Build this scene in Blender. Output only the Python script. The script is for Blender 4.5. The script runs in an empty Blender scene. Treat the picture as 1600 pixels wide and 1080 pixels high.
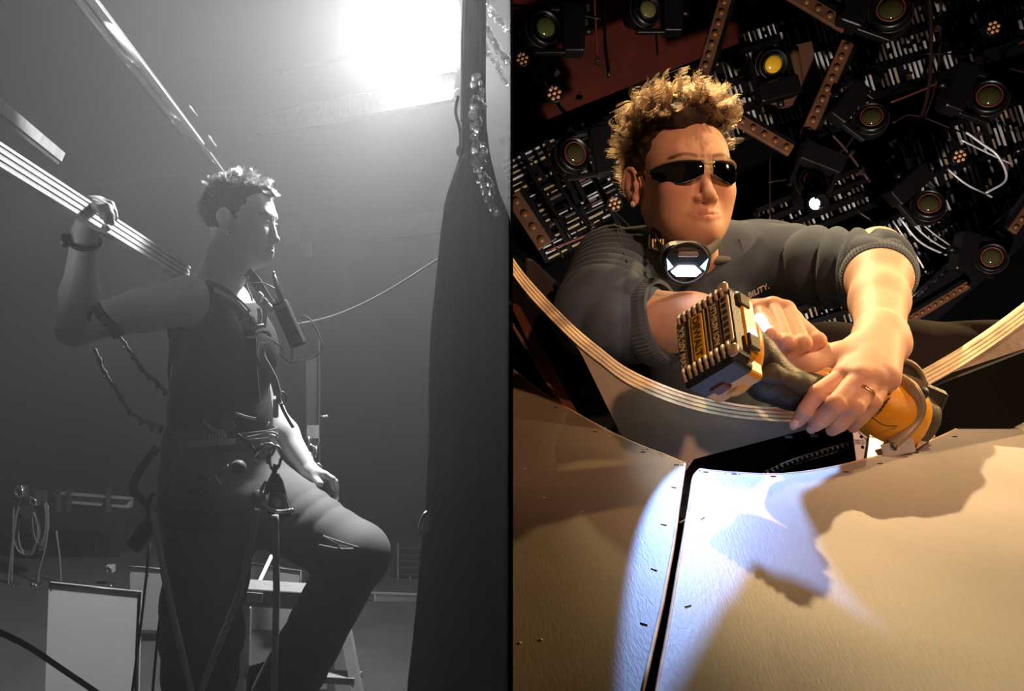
import bpy, bmesh, math, random
import numpy as np
from mathutils import Vector, Matrix, Quaternion, noise as mnoise
PI = math.pi
random.seed(4)
C = bpy.context.scene.collection

# ------------------------------------------------------------------ camera
FPX, ZC = 1333.0, 1.2
SC = bpy.context.scene
cam_d = bpy.data.cameras.new('camera'); cam = bpy.data.objects.new('camera', cam_d); C.objects.link(cam)
cam.location = (0, 0, ZC); cam.rotation_euler = (PI/2, 0, 0)
cam_d.sensor_width = 36.0; cam_d.lens = 36.0*FPX/1600.0; cam_d.clip_start = 0.05; cam_d.clip_end = 60
SC.camera = cam
SC.view_settings.view_transform = 'Standard'; SC.view_settings.look = 'None'
SC.view_settings.gamma = 1.0; SC.view_settings.use_curve_mapping = False
SC.view_settings.exposure = 0.0
SC.cycles.use_denoising = True
SC.cycles.max_bounces = 8; SC.cycles.volume_bounces = 2; SC.cycles.transparent_max_bounces = 12
SC.cycles.sample_clamp_indirect = 4.0

def P(px, py, Y):
    "point at depth Y seen where the photograph shows it"
    return Vector(((px-800.0)/FPX*Y, Y, ZC-(py-540.0)/FPX*Y))

# ------------------------------------------------------------------ world
wd = bpy.data.worlds.new('world'); SC.world = wd; wd.use_nodes = True
wd.node_tree.nodes['Background'].inputs[0].default_value = (0.012, 0.010, 0.009, 1)
wd.node_tree.nodes['Background'].inputs[1].default_value = 1.0

# ------------------------------------------------------------------ lights
def lamp(name, kind, loc, power, color, target=None, **kw):
    d = bpy.data.lights.new(name, kind); d.energy = power; d.color = color
    for k, v in kw.items(): setattr(d, k, v)
    o = bpy.data.objects.new(name, d); C.objects.link(o); o.location = loc
    if target is not None:
        o.rotation_euler = (Vector(target)-Vector(loc)).to_track_quat('-Z', 'Y').to_euler()
    return o
# grey backstage set: one hard work lamp hanging in haze, a side light from the left
LAMP_P = P(652, 22, 2.95)
lamp('work_light', 'SPOT', LAMP_P+Vector((-0.02, -0.06, -0.06)), 360, (1, 1, 1), P(330, 640, 2.1), spot_size=2.9, spot_blend=0.5, shadow_soft_size=0.07)
lamp('side_light_board', 'SPOT', (-1.9, 0.75, 1.1), 9, (1, 1, 1), P(40, 262, 1.6), spot_size=0.55, spot_blend=0.7, shadow_soft_size=0.05)
lamp('added_beam_fill', 'SPOT', (-1.8, 1.35, 0.9), 16, (1, 1, 1), P(235, 115, 2.2), spot_size=0.7, spot_blend=0.6, shadow_soft_size=0.05)  # added spot with no fixture, brightens the perforated beam
lamp('low_light', 'SPOT', (-0.35, 3.6, 0.9), 3, (1, 1, 1), P(560, 1080, 3.6), spot_size=1.6, spot_blend=0.8, shadow_soft_size=0.1)
# colour set: warm stage lights above and behind, one to the side, a softer one in front
lamp('stage_light_back', 'SPOT', (0.14, 2.70, ZC+2.3), 740, (1.0, 0.70, 0.36), (0.62, 0.82, ZC-.08), spot_size=0.34, spot_blend=0.6, shadow_soft_size=0.03)
lamp('stage_light_top', 'SPOT', (1.25, 0.85, ZC+2.0), 150, (1.0, 0.70, 0.36), (0.46, 1.2, ZC+.08), spot_size=0.36, spot_blend=0.8, shadow_soft_size=0.03)
lamp('added_hair_rim', 'SPOT', (0.12, 2.9, ZC+1.3), 60, (1.0, 0.72, 0.36), (0.26, 1.4, ZC+.26), spot_size=0.22, spot_blend=0.6, shadow_soft_size=0.03)  # added rim spot, lightens the left side of the curls
lamp('stage_light_side', 'SPOT', (2.3, 1.75, ZC+1.1), 240, (1.0, 0.64, 0.28), (0.36, 1.25, ZC+.05), spot_size=0.5, spot_blend=0.5, shadow_soft_size=0.04)
lamp('stage_light_front', 'SPOT', (0.85, -0.9, ZC+1.3), 130, (1.0, 0.49, 0.28), (0.32, 1.3, ZC+.10), spot_size=0.62, spot_blend=0.8, shadow_soft_size=0.06)
lamp('rig_light', 'SPOT', (1.2, 2.5, 0.3), 270, (1.0, 0.86, 0.80), (1.7, 5.0, 1.9), spot_size=1.5, spot_blend=0.6, shadow_soft_size=0.05)  # added unseen spot from below, brightens the slats of the rig

# ------------------------------------------------------------------ materials
def mat(name, color, rough=0.6, metal=0.0, var=0.0, vscale=30.0, bump=0.0, bscale=None, spec=0.5, alpha=None, trans=0.0,
        sss=0.0, emit=None, estr=0.0, stretch=(1, 1, 1), attr=None, coat=0.0):
    m = bpy.data.materials.new(name); m.use_nodes = True
    nt = m.node_tree; N = nt.nodes; L = nt.links; b = N['Principled BSDF']
    c4 = (*color, 1)
    b.inputs['Base Color'].default_value = c4
    b.inputs['Roughness'].default_value = rough; b.inputs['Metallic'].default_value = metal
    b.inputs['Specular IOR Level'].default_value = spec
    b.inputs['Transmission Weight'].default_value = trans
    b.inputs['Coat Weight'].default_value = coat
    if sss:
        b.inputs['Subsurface Weight'].default_value = sss
        b.inputs['Subsurface Radius'].default_value = (1.0, 0.35, 0.18); b.inputs['Subsurface Scale'].default_value = 0.006
    if alpha is not None: b.inputs['Alpha'].default_value = alpha
    if emit: b.inputs['Emission Color'].default_value = (*emit, 1); b.inputs['Emission Strength'].default_value = estr
    src = None
    if attr:
        a = N.new('ShaderNodeAttribute'); a.attribute_name = attr; src = a.outputs['Color']
        L.new(src, b.inputs['Base Color'])
    if var or bump:
        tc = N.new('ShaderNodeTexCoord'); mp = N.new('ShaderNodeMapping'); mp.inputs['Scale'].default_value = stretch
        L.new(tc.outputs['Object'], mp.inputs[0])
    if var:
        n = N.new('ShaderNodeTexNoise'); n.inputs['Scale'].default_value = vscale; n.inputs['Detail'].default_value = 5
        L.new(mp.outputs[0], n.inputs['Vector'])
        mr = N.new('ShaderNodeMapRange'); mr.inputs['To Min'].default_value = 1-var; mr.inputs['To Max'].default_value = 1+var
        mr.inputs['From Min'].default_value = 0.3; mr.inputs['From Max'].default_value = 0.7
        L.new(n.outputs['Fac'], mr.inputs['Value'])
        mx = N.new('ShaderNodeMix'); mx.data_type = 'RGBA'; mx.blend_type = 'MULTIPLY'; mx.inputs['Factor'].default_value = 1
        if src: L.new(src, mx.inputs['A'])
        else: mx.inputs['A'].default_value = c4
        L.new(mr.outputs['Result'], mx.inputs['B']); L.new(mx.outputs['Result'], b.inputs['Base Color'])
    if bump:
        n2 = N.new('ShaderNodeTexNoise'); n2.inputs['Scale'].default_value = bscale or vscale; n2.inputs['Detail'].default_value = 4
        L.new(mp.outputs[0], n2.inputs['Vector'])
        bp = N.new('ShaderNodeBump'); bp.inputs['Strength'].default_value = bump; bp.inputs['Distance'].default_value = 0.004
        L.new(n2.outputs['Fac'], bp.inputs['Height']); L.new(bp.outputs['Normal'], b.inputs['Normal'])
    return m
def emat(name, color, strength):
    m = bpy.data.materials.new(name); m.use_nodes = True; nt = m.node_tree
    nt.nodes.remove(nt.nodes['Principled BSDF']); e = nt.nodes.new('ShaderNodeEmission')
    e.inputs[0].default_value = (*color, 1); e.inputs[1].default_value = strength
    nt.links.new(e.outputs[0], nt.nodes['Material Output'].inputs[0]); return m
def g(v): return (v, v, v)

# ------------------------------------------------------------------ things, parts
def tag(o, label=None, cat=None, group=None, kind=None):
    if label: o['label'] = label
    if cat: o['category'] = cat
    if group: o['group'] = group
    if kind: o['kind'] = kind
    return o
def thing(name, label, cat, loc=(0, 0, 0), group=None, rot=None):
    o = bpy.data.objects.new(name, None); C.objects.link(o); o.location = Vector(loc); o.empty_display_size = 0.05
    if rot is not None: o.rotation_euler = rot
    return tag(o, label, cat, group)
def mesh_ob(name, me, m=None, parent=None, local=False):
    o = bpy.data.objects.new(name, me); C.objects.link(o)
    if m is not None: me.materials.append(m)
    if parent is not None:
        o.parent = parent
        if not local:
            root = parent; mt = Matrix.Identity(4); 
            chain = []
            while root is not None: chain.append(root); root = root.parent
            for q in reversed(chain): mt = mt @ q.matrix_parent_inverse @ q.matrix_basis if q.parent else q.matrix_basis.copy()
            o.matrix_parent_inverse = mt.inverted()
    return o
def raw(name, V, F, m, parent=None, smooth=True, local=False, cols=None):
    me = bpy.data.meshes.new(name); V = np.asarray(V, dtype=np.float32)
    if isinstance(F, np.ndarray) and len(F):
        n, k = F.shape
        me.vertices.add(len(V)); me.vertices.foreach_set('co', V.ravel())
        me.loops.add(n*k); me.loops.foreach_set('vertex_index', F.ravel().astype(np.int32))
        me.polygons.add(n); me.polygons.foreach_set('loop_start', np.arange(0, n*k, k, dtype=np.int32))
        me.polygons.foreach_set('loop_total', np.full(n, k, dtype=np.int32))
    else:
        me.from_pydata([tuple(v) for v in V.tolist()], [], [tuple(f) for f in F])
    if smooth and len(me.polygons): me.polygons.foreach_set('use_smooth', [True]*len(me.polygons))
    me.update(calc_edges=True); me.validate()
    if cols is not None:
        a = me.color_attributes.new('tint', 'FLOAT_COLOR', 'POINT')
        a.data.foreach_set('color', np.hstack([cols, np.ones((len(cols), 1))]).astype(np.float32).ravel())
    return mesh_ob(name, me, m, parent, local)
def copy_tree(o, parent=None):
    c = o.copy(); C.objects.link(c)
    if parent is not None: c.parent = parent
    for ch in list(o.children): copy_tree(ch, c)
    return c

class MB:
    "collects simple solids and links them as one mesh"
    def __init__(s): s.V = []; s.F = []; s.S = []
    def add(s, vs, fs, sm=False):
        b = len(s.V); s.V += [Vector(v) for v in vs]; s.F += [tuple(i+b for i in f) for f in fs]; s.S += [sm]*len(fs); return s
    def box(s, c, d, R=None):
        c = Vector(c); h = [x/2 for x in d]; vs = []
        for x in (-1, 1):
            for y in (-1, 1):
                for z in (-1, 1):
                    v = Vector((x*h[0], y*h[1], z*h[2])); vs.append(c+(R @ v if R is not None else v))
        return s.add(vs, [(0, 1, 3, 2), (4, 6, 7, 5), (0, 4, 5, 1), (2, 3, 7, 6), (0, 2, 6, 4), (1, 5, 7, 3)])
    def rbox(s, c, d, r, R=None, n=3):
        "box with rounded edges along z of its frame"
        c = Vector(c); w, h, t = d[0]/2, d[1]/2, d[2]/2; ring = []
        r = min(r, w*.99, h*.99)
        for (cx, cy, a0) in ((w-r, h-r, 0), (-w+r, h-r, PI/2), (-w+r, -h+r, PI), (w-r, -h+r, 1.5*PI)):
            for i in range(n+1):
                a = a0+PI/2*i/n; ring.append((cx+r*math.cos(a), cy+r*math.sin(a)))
        e = min(r*.35, t*.6); lv = [(-t, e), (-t+e, 0), (t-e, 0), (t, e)]; vs = []; k = len(ring)
        for (z, ins) in lv:
            for (x, y) in ring:
                v = Vector((x*(1-ins/w), y*(1-ins/h), z)); vs.append(c+(R @ v if R is not None else v))
        fs = [tuple(range(k))[::-1], tuple(range(3*k, 4*k))]
        for l in range(3):
            for i in range(k): fs.append((l*k+i, l*k+(i+1) % k, (l+1)*k+(i+1) % k, (l+1)*k+i))
        return s.add(vs, fs)
    def bar(s, a, b, w, h, up=(0, 0, 1)):
        a = Vector(a); b = Vector(b); d = (b-a); L = d.length; d.normalize(); u = Vector(up)
        x = d.cross(u); x.normalize(); u = x.cross(d)
        R = Matrix((x, d, u)).transposed()
        return s.box((a+b)/2, (w, L, h), R)
    def tube(s, pts, r, n=8, closed=False, sx=1.0):
        pts = [Vector(p) for p in pts]; m = len(pts)
        rs = r if isinstance(r, (list, tuple)) else [r]*m
        t0 = (pts[1]-pts[0]).normalized(); ref = Vector((0, 0, 1)) if abs(t0.z) < .9 else Vector((1, 0, 0))
        nrm = t0.cross(ref).normalized(); vs = []
        for i, p in enumerate(pts):
            a = pts[(i-1) % m] if (closed or i) else p; bq = pts[(i+1) % m] if (closed or i < m-1) else p
            t = (bq-a).normalized() if (bq-a).length > 1e-9 else t0
            nrm = (nrm-t*nrm.dot(t)); nrm = nrm.normalized() if nrm.length > 1e-6 else t.cross(Vector((0, 1, .1))).normalized()
            bn = t.cross(nrm)
            for j in range(n):
                q = 2*PI*j/n; vs.append(p+nrm*(math.cos(q)*rs[i]*sx)+bn*(math.sin(q)*rs[i]))
        fs = []
        for i in range(m if closed else m-1):
            for j in range(n):
                fs.append((i*n+j, i*n+(j+1) % n, ((i+1) % m)*n+(j+1) % n, ((i+1) % m)*n+j))
        if not closed: fs += [tuple(range(n))[::-1], tuple(range((m-1)*n, m*n))]
        return s.add(vs, fs, True)
    def cyl(s, a, b, r, r2=None, n=16):
        a = Vector(a); b = Vector(b); r2 = r if r2 is None else r2; d = (b-a).normalized()
        ref = Vector((0, 0, 1)) if abs(d.z) < .9 else Vector((1, 0, 0)); x = d.cross(ref).normalized(); y = d.cross(x)
        vs = [a+x*math.cos(2*PI*i/n)*r+y*math.sin(2*PI*i/n)*r for i in range(n)]+[b+x*math.cos(2*PI*i/n)*r2+y*math.sin(2*PI*i/n)*r2 for i in range(n)]
        s.add(vs, [(i, (i+1) % n, n+(i+1) % n, n+i) for i in range(n)], True)
        return s.add([], []) if False else s._caps(n)
    def _caps(s, n):
        b = len(s.V)-2*n; s.F += [tuple(range(b, b+n))[::-1], tuple(range(b+n, b+2*n))]; s.S += [False, False]; return s
    def lathe(s, a, d, prof, n=20, cap=True):
        "profile [(t along d, r)]"
        a = Vector(a); d = Vector(d).normalized(); ref = Vector((0, 0, 1)) if abs(d.z) < .9 else Vector((1, 0, 0))
        x = d.cross(ref).normalized(); y = d.cross(x); vs = []
        for (t, r) in prof:
            for i in range(n):
                q = 2*PI*i/n; vs.append(a+d*t+x*(math.cos(q)*r)+y*(math.sin(q)*r))
        fs = []
        for l in range(len(prof)-1):
            for i in range(n): fs.append((l*n+i, l*n+(i+1) % n, (l+1)*n+(i+1) % n, (l+1)*n+i))
        if cap: fs += [tuple(range(n))[::-1], tuple(range((len(prof)-1)*n, len(prof)*n))]
        return s.add(vs, fs, True)
    def ball(s, c, r, n=10, m=6, R=None):
        c = Vector(c); rr = Vector(r) if hasattr(r, '__len__') else Vector((r, r, r)); vs = []
        for j in range(1, m):
            for i in range(n):
                v = Vector((math.sin(PI*j/m)*math.cos(2*PI*i/n)*rr.x, math.sin(PI*j/m)*math.sin(2*PI*i/n)*rr.y, math.cos(PI*j/m)*rr.z))
                vs.append(c+(R @ v if R is not None else v))
        for z in (1, -1):
            v = Vector((0, 0, z*rr.z)); vs.append(c+(R @ v if R is not None else v))
        fs = []
        for j in range(m-2):
            for i in range(n): fs.append((j*n+i, (j+1)*n+i, (j+1)*n+(i+1) % n, j*n+(i+1) % n))
        t = (m-1)*n
        for i in range(n): fs += [(t, i, (i+1) % n), (t+1, (m-2)*n+(i+1) % n, (m-2)*n+i)]
        return s.add(vs, fs, True)
    def torus(s, c, axis, R, r, n=20, m=8, sq=1.0):
        d = Vector(axis).normalized(); ref = Vector((0, 0, 1)) if abs(d.z) < .9 else Vector((1, 0, 0)); x = d.cross(ref).normalized(); y = d.cross(x)
        return s.tube([Vector(c)+x*math.cos(2*PI*i/n)*R+y*math.sin(2*PI*i/n)*R*sq for i in range(n)], r, m, True)
    def prism(s, pts, ext):
        "polygon pushed along ext"
        n = len(pts); e = Vector(ext); pts = [Vector(p) for p in pts]
        fs = [tuple(range(n)), tuple(range(n, 2*n))[::-1]]+[(i, i+n, (i+1) % n+n, (i+1) % n) for i in range(n)]
        return s.add(pts+[p+e for p in pts], fs)
    def build(s, name, m, parent=None, label=None, bevel=0, local=False, kind=None):
        me = bpy.data.meshes.new(name); me.from_pydata([tuple(v) for v in s.V], [], s.F)
        me.polygons.foreach_set('use_smooth', s.S); me.update()
        bm = bmesh.new(); bm.from_mesh(me); bmesh.ops.recalc_face_normals(bm, faces=bm.faces); bm.to_mesh(me); bm.free()
        o = mesh_ob(name, me, m, parent, local)
        if label: o['label'] = label
        if kind: o['kind'] = kind
        if bevel:
            b = o.modifiers.new('bevel', 'BEVEL'); b.width = bevel; b.segments = 2; b.limit_method = 'ANGLE'; b.angle_limit = 0.7
        return o
def spline(pts, n=8):
    pts = [Vector(p) for p in pts]; q = [2*pts[0]-pts[1]]+pts+[2*pts[-1]-pts[-2]]; out = []
    for i in range(1, len(q)-2):
        for k in range(n):
            t = k/n; a, b, c, d = q[i-1], q[i], q[i+1], q[i+2]
            out.append(0.5*((2*b)+(c-a)*t+(2*a-5*b+4*c-d)*t*t+(3*b-a-3*c+d)*t**3))
    out.append(pts[-1]); return out
def structure(name, mb, m, parent=None):
    o = mb.build(name, m, parent); o['kind'] = 'structure'; return o

# ------------------------------------------------------------------ distance field modelling
class Field:
    def __init__(s, lo, hi, h):
        s.lo = np.array(lo, dtype=np.float64); s.h = h
        s.n = np.ceil((np.array(hi)-s.lo)/h).astype(int)+1
        s.D = np.full(tuple(s.n), 0.06, dtype=np.float32)
        s.ax = [(s.lo[i]+np.arange(s.n[i])*h).astype(np.float32) for i in range(3)]
    def win(s, lo, hi):
        a = np.maximum(np.floor((np.array(lo)-s.lo)/s.h).astype(int), 0); b = np.minimum(np.ceil((np.array(hi)-s.lo)/s.h).astype(int)+1, s.n)
        if np.any(b <= a): return None
        sl = tuple(slice(a[i], b[i]) for i in range(3))
        return sl, s.ax[0][sl[0]][:, None, None], s.ax[1][sl[1]][None, :, None], s.ax[2][sl[2]][None, None, :]
    def comb(s, sl, d, k, op):
        D = s.D[sl]
        if op == 'sub':
            if k <= 0: s.D[sl] = np.maximum(D, -d); return
            h = np.clip(0.5-0.5*(D+d)/k, 0, 1); s.D[sl] = D*(1-h)+(-d)*h+k*h*(1-h)
        else:
            if k <= 0: s.D[sl] = np.minimum(D, d); return
            h = np.clip(0.5+0.5*(D-d)/k, 0, 1); s.D[sl] = D*(1-h)+d*h-k*h*(1-h)
    def cap(s, a, b, ra, rb=None, k=0.01, op='add', fold=None):
        rb = ra if rb is None else rb; a = np.array(a, float); b = np.array(b, float); m = max(ra, rb)+k+0.02
        w = s.win(np.minimum(a, b)-m, np.maximum(a, b)+m)
        if w is None: return s
        sl, X, Y, Z = w; d = b-a; L2 = float(d@d)+1e-12
        t = np.clip(((X-a[0])*d[0]+(Y-a[1])*d[1]+(Z-a[2])*d[2])/L2, 0, 1)
        q = np.sqrt((X-a[0]-t*d[0])**2+(Y-a[1]-t*d[1])**2+(Z-a[2]-t*d[2])**2)-(ra+(rb-ra)*t)
        if fold is not None: q = q+fold(X, Y, Z, t)
        s.comb(sl, q.astype(np.float32), k, op); return s
    def ell(s, c, r, R=None, k=0.01, op='add', fold=None):
        c = np.array(c, float); r = np.array(r, float); m = r.max()+k+0.02
        w = s.win(c-m, c+m)
        if w is None: return s
        sl, X, Y, Z = w; X = X-c[0]; Y = Y-c[1]; Z = Z-c[2]
        if R is not None:
            R = np.array(R); X, Y, Z = X*R[0, 0]+Y*R[1, 0]+Z*R[2, 0], X*R[0, 1]+Y*R[1, 1]+Z*R[2, 1], X*R[0, 2]+Y*R[1, 2]+Z*R[2, 2]
        k0 = np.sqrt((X/r[0])**2+(Y/r[1])**2+(Z/r[2])**2)+1e-9; k1 = np.sqrt((X/r[0]**2)**2+(Y/r[1]**2)**2+(Z/r[2]**2)**2)+1e-9
        q = k0*(k0-1)/k1
        if fold is not None: q = q+fold(X, Y, Z, None)
        s.comb(sl, q.astype(np.float32), k, op); return s
    def chain(s, pts, rs, k=0.01, **kw):
        for i in range(len(pts)-1): s.cap(pts[i], pts[i+1], rs[i], rs[i+1], k, **kw)
        return s
    def cut(s, p, n):
        "drop everything on the side of the plane that n points to"
        p = np.array(p, float); n = np.array(n, float); n /= np.linalg.norm(n)
        q = (s.ax[0][:, None, None]-p[0])*n[0]+(s.ax[1][None, :, None]-p[1])*n[1]+(s.ax[2][None, None, :]-p[2])*n[2]
        s.D = np.maximum(s.D, q.astype(np.float32)); return s
    def mesh(s):
        D = s.D; ins = D < 0; n = s.n
        c = ins[:-1, :-1, :-1].astype(np.int8)
        tot = np.zeros(tuple(n-1), np.int8)
        for i in (0, 1):
            for j in (0, 1):
                for k in (0, 1): tot += ins[i:n[0]-1+i, j:n[1]-1+j, k:n[2]-1+k]
        act = (tot > 0) & (tot < 8); I, J, K = np.nonzero(act)
        idx = np.full(tuple(n-1), -1, np.int64); idx[I, J, K] = np.arange(len(I))
        acc = np.zeros((len(I), 3)); cnt = np.zeros(len(I)); cs = [(i, j, k) for i in (0, 1) for j in (0, 1) for k in (0, 1)]
        for a in cs:
            for ax in range(3):
                if a[ax]: continue
                b = list(a); b[ax] = 1
                da = D[I+a[0], J+a[1], K+a[2]]; db = D[I+b[0], J+b[1], K+b[2]]; mk = (da < 0) != (db < 0)
                t = np.where(mk, da/np.where(mk, da-db, 1), 0); p = np.tile(np.array(a, float), (len(I), 1)); p[:, ax] += t
                acc += p*mk[:, None]; cnt += mk
        V = (acc/cnt[:, None]+np.stack([I, J, K], 1))*s.h+s.lo
        Fs = []
        for ax in range(3):
            o1, o2 = [(1, 2), (2, 0), (0, 1)][ax]
            sa = [slice(1, -1)]*3; sb = [slice(1, -1)]*3; sa[ax] = slice(0, -1); sb[ax] = slice(1, None)
            A = ins[tuple(sa)]; B = ins[tuple(sb)]; E = np.nonzero(A != B); g_ = [E[q]+(0 if q == ax else 1) for q in range(3)]
            fl = A[E]
            def cell(d1, d2):
                q = [g_[0].copy(), g_[1].copy(), g_[2].copy()]; q[o1] -= d1; q[o2] -= d2; return idx[q[0], q[1], q[2]]
            qd = np.stack([cell(1, 1), cell(0, 1), cell(0, 0), cell(1, 0)], 1)
            qd[~fl] = qd[~fl][:, ::-1]; Fs.append(qd)
        F = np.concatenate(Fs); F = F[(F >= 0).all(1)]
        return V, F
def join(parts):
    Vs, Fs, b = [], [], 0
    for V, F in parts: Vs.append(V); Fs.append(F+b); b += len(V)
    return np.concatenate(Vs), np.concatenate(Fs)
def wob(X, Y, Z, f, amp, seed=0.0):
    return amp*(np.sin(X*f+1.7*np.sin(Y*f*.7+seed)+seed)*np.sin(Z*f*.9+1.3*np.sin(X*f*.6+seed*2)))

# ================================================================== grey backstage set (left half)
M = {}
M['wall_l'] = mat('painted_wall_grey', g(0.016), 0.9, var=0.12, vscale=2)
M['floor_l'] = mat('stage_floor_grey', g(0.04), 0.7, var=0.2, vscale=5)
M['black'] = mat('matt_black', g(0.012), 0.8, spec=0.3)
M['steel'] = mat('galvanised_steel', g(0.30), 0.5, 0.4, var=0.15, vscale=40, bump=0.15)
M['darksteel'] = mat('dark_steel', g(0.10), 0.4, 0.7)
M['white_l'] = mat('white_board', g(0.36), 0.5, var=0.1, vscale=3)
M['drape'] = mat('black_drape', g(0.004), 0.95, spec=0.1, bump=0.2, bscale=300)
M['rope_l'] = mat('grey_rope', g(0.22), 0.8, bump=0.3, bscale=200)
M['ply_l'] = mat('ply_edge_grey', g(0.62), 0.6, var=0.25, vscale=12, stretch=(1, 1, 1))
M['plydark_l'] = mat('ply_dark_layer', g(0.42), 0.7, var=0.2, vscale=20)
M['glass_l'] = mat('crystal', g(0.9), 0.05, trans=0.85, spec=0.9)
M['glint'] = mat('bright_metal', g(0.6), 0.25, 0.9)
M['web_l'] = mat('webbing', g(0.07), 0.75, bump=0.3, bscale=300)
M['lens_l'] = emat('lamp_lens', (1, 1, 1), 45)
M['plexi'] = mat('plexiglass', g(0.7), 0.1, alpha=0.14)

M['pale'] = mat('pale_steel', g(.55), .6, .1, var=.12, vscale=50, bump=.15)
# shell
structure('floor', MB().box((-2.1, 3.0, -0.05), (4.2, 5.6, 0.1)), M['floor_l'])
structure('wall_back', MB().box((-2.1, 5.45, 2.0), (4.196, 0.1, 4.0)), M['wall_l'])
structure('wall_left', MB().box((-4.25, 3.0, 2.0), (0.1, 5.6, 4.0)), M['wall_l'])
structure('ceiling', MB().box((-2.1, 3.0, 4.05), (4.196, 5.6, 0.1)), M['wall_l'])
structure('set_divider', MB().box((0, 3.75, 2.0), (0.0012, 6.4, 4.1)), M['black'])  # added thin sheet between the sets, keeps their light apart

# haze filling the left set
hz = bpy.data.materials.new('haze'); hz.use_nodes = True; nt = hz.node_tree
nt.nodes.remove(nt.nodes['Principled BSDF']); vs_ = nt.nodes.new('ShaderNodeVolumeScatter')
vs_.inputs['Density'].default_value = 0.034; vs_.inputs['Anisotropy'].default_value = 0.34; vs_.inputs['Color'].default_value = (1, 1, 1, 1)
nt.links.new(vs_.outputs[0], nt.nodes['Material Output'].inputs['Volume'])
tc_ = nt.nodes.new('ShaderNodeTexCoord'); sx_ = nt.nodes.new('ShaderNodeSeparateXYZ'); mr_ = nt.nodes.new('ShaderNodeMapRange'); mr_.interpolation_type = 'SMOOTHSTEP'
mr_.inputs['From Min'].default_value = 0.2; mr_.inputs['From Max'].default_value = 2.5; mr_.inputs['To Min'].default_value = 0.012; mr_.inputs['To Max'].default_value = 0.043
nt.links.new(tc_.outputs['Object'], sx_.inputs[0]); nt.links.new(sx_.outputs['Z'], mr_.inputs['Value']); nt.links.new(mr_.outputs['Result'], vs_.inputs['Density'])
hb = MB().box((-2.1, 2.97, 2.0), (4.19, 4.8, 3.98)).build('haze', hz)
tag(hb, 'thin grey stage haze filling the backstage space around the work light', 'haze', kind='stuff')

def holed_plate(mb, a, b, up, w, t, holes, r, n=16):
    "flat strip from a to b, width w along up, with round holes at fractions along it"
    a = Vector(a); b = Vector(b); d = (b-a).normalized(); L = (b-a).length; u = Vector(up); u = (u-d*u.dot(d)).normalized(); nn = d.cross(u)
    def q(x, y, z=0): return a+d*x+u*y+nn*z
    cur = 0.0; hs = sorted(h*L for h in holes); hw = w/2
    def slab(x0, x1): 
        if x1-x0 > 1e-4: mb.prism([q(x0, -hw), q(x1, -hw), q(x1, hw), q(x0, hw)], nn*t)
    for h in hs:
        slab(cur, h-hw); vs = []; 
        for z in (0, t):
            for i in range(n):
                an = 2*PI*i/n; c_, s_ = math.cos(an), math.sin(an); k = hw/max(abs(c_), abs(s_)); vs.append(q(h+c_*k, s_*k, z))
            for i in range(n):
                an = 2*PI*i/n; vs.append(q(h+math.cos(an)*r, math.sin(an)*r, z))
        fs = []
        for i in range(n):
            j = (i+1) % n
            fs += [(i, j, n+j, n+i), (2*n+i, 3*n+i, 3*n+j, 2*n+j), (n+i, n+j, 3*n+j, 3*n+i), (i, 2*n+i, 2*n+j, j)]
        mb.add(vs, fs); cur = h+hw
    slab(cur, L); return mb

# long perforated beam up left
A, B = P(108, -38, 1.75), P(326, 246, 2.75); UPB = Vector((0.8, 0, 0.6))
bt = thing('ceiling_beam', 'long pale steel beam with round holes slanting down from the top left', 'beam', (A+B)/2)
UPB = (P(302, 214, 2.62)-A).cross(Vector((0, 1, 0)))
holed_plate(MB(), A, P(302, 214, 2.62), UPB, 0.084, 0.004, [0.06, 0.44, 0.83], 0.011).build('flange', M['pale'], bt)
MB().bar(A+Vector((-.018, 0, -.014)), P(302, 214, 2.62)+Vector((-.018, 0, -.014)), 0.006, 0.012, UPB).build('lip', M['glint'], bt)
A2, B2 = P(314, 222, 2.62), P(352, 274, 2.95)
holed_plate(MB(), A2, B2, (B2-A2).cross(Vector((0, 1, 0))), 0.084, 0.004, [0.55], 0.011).build('splice_plate', M['pale'], bt)
for i, (x, y) in enumerate(((296, 165), (326, 212))):
    MB().tube([P(x, y, 2.6), P(x+12, y+16, 2.66)], 0.0022, 6).build('bolt', M['glint'], bt)
MB().bar(P(344, 200, 2.7), P(344, 232, 2.7), 0.004, 0.004).build('hook', M['glint'], bt)
# dark web of the girder beside it
MB().prism([P(130, -30, 2.3), P(350, 264, 3.5), P(350, 264, 3.5)+Vector((-2.2, 0, -.25)), P(130, -30, 2.3)+Vector((-2.0, 0, -.25))], (0, 0.02, 0.0)).build('girder_web', mat('girder_grey', g(0.02), 0.7), bt)
# second beam
A, B = P(-20, 152, 1.9), P(92, 243, 2.6)
b2 = thing('ceiling_beam', 'short dull steel beam at the left edge below the long perforated beam', 'beam', (A+B)/2)
MB().bar(A, B, 0.028, 0.028, (0.5, -0.3, 1)).build('flange', mat('dull_steel', g(0.25), 0.5, 0.4, var=0.2), b2)
MB().bar(A+Vector((0, 0, -.022)), B+Vector((0, 0, -.022)), 0.004, 0.012, (0.5, -0.3, 1)).build('lip', M['darksteel'], b2)

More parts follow.
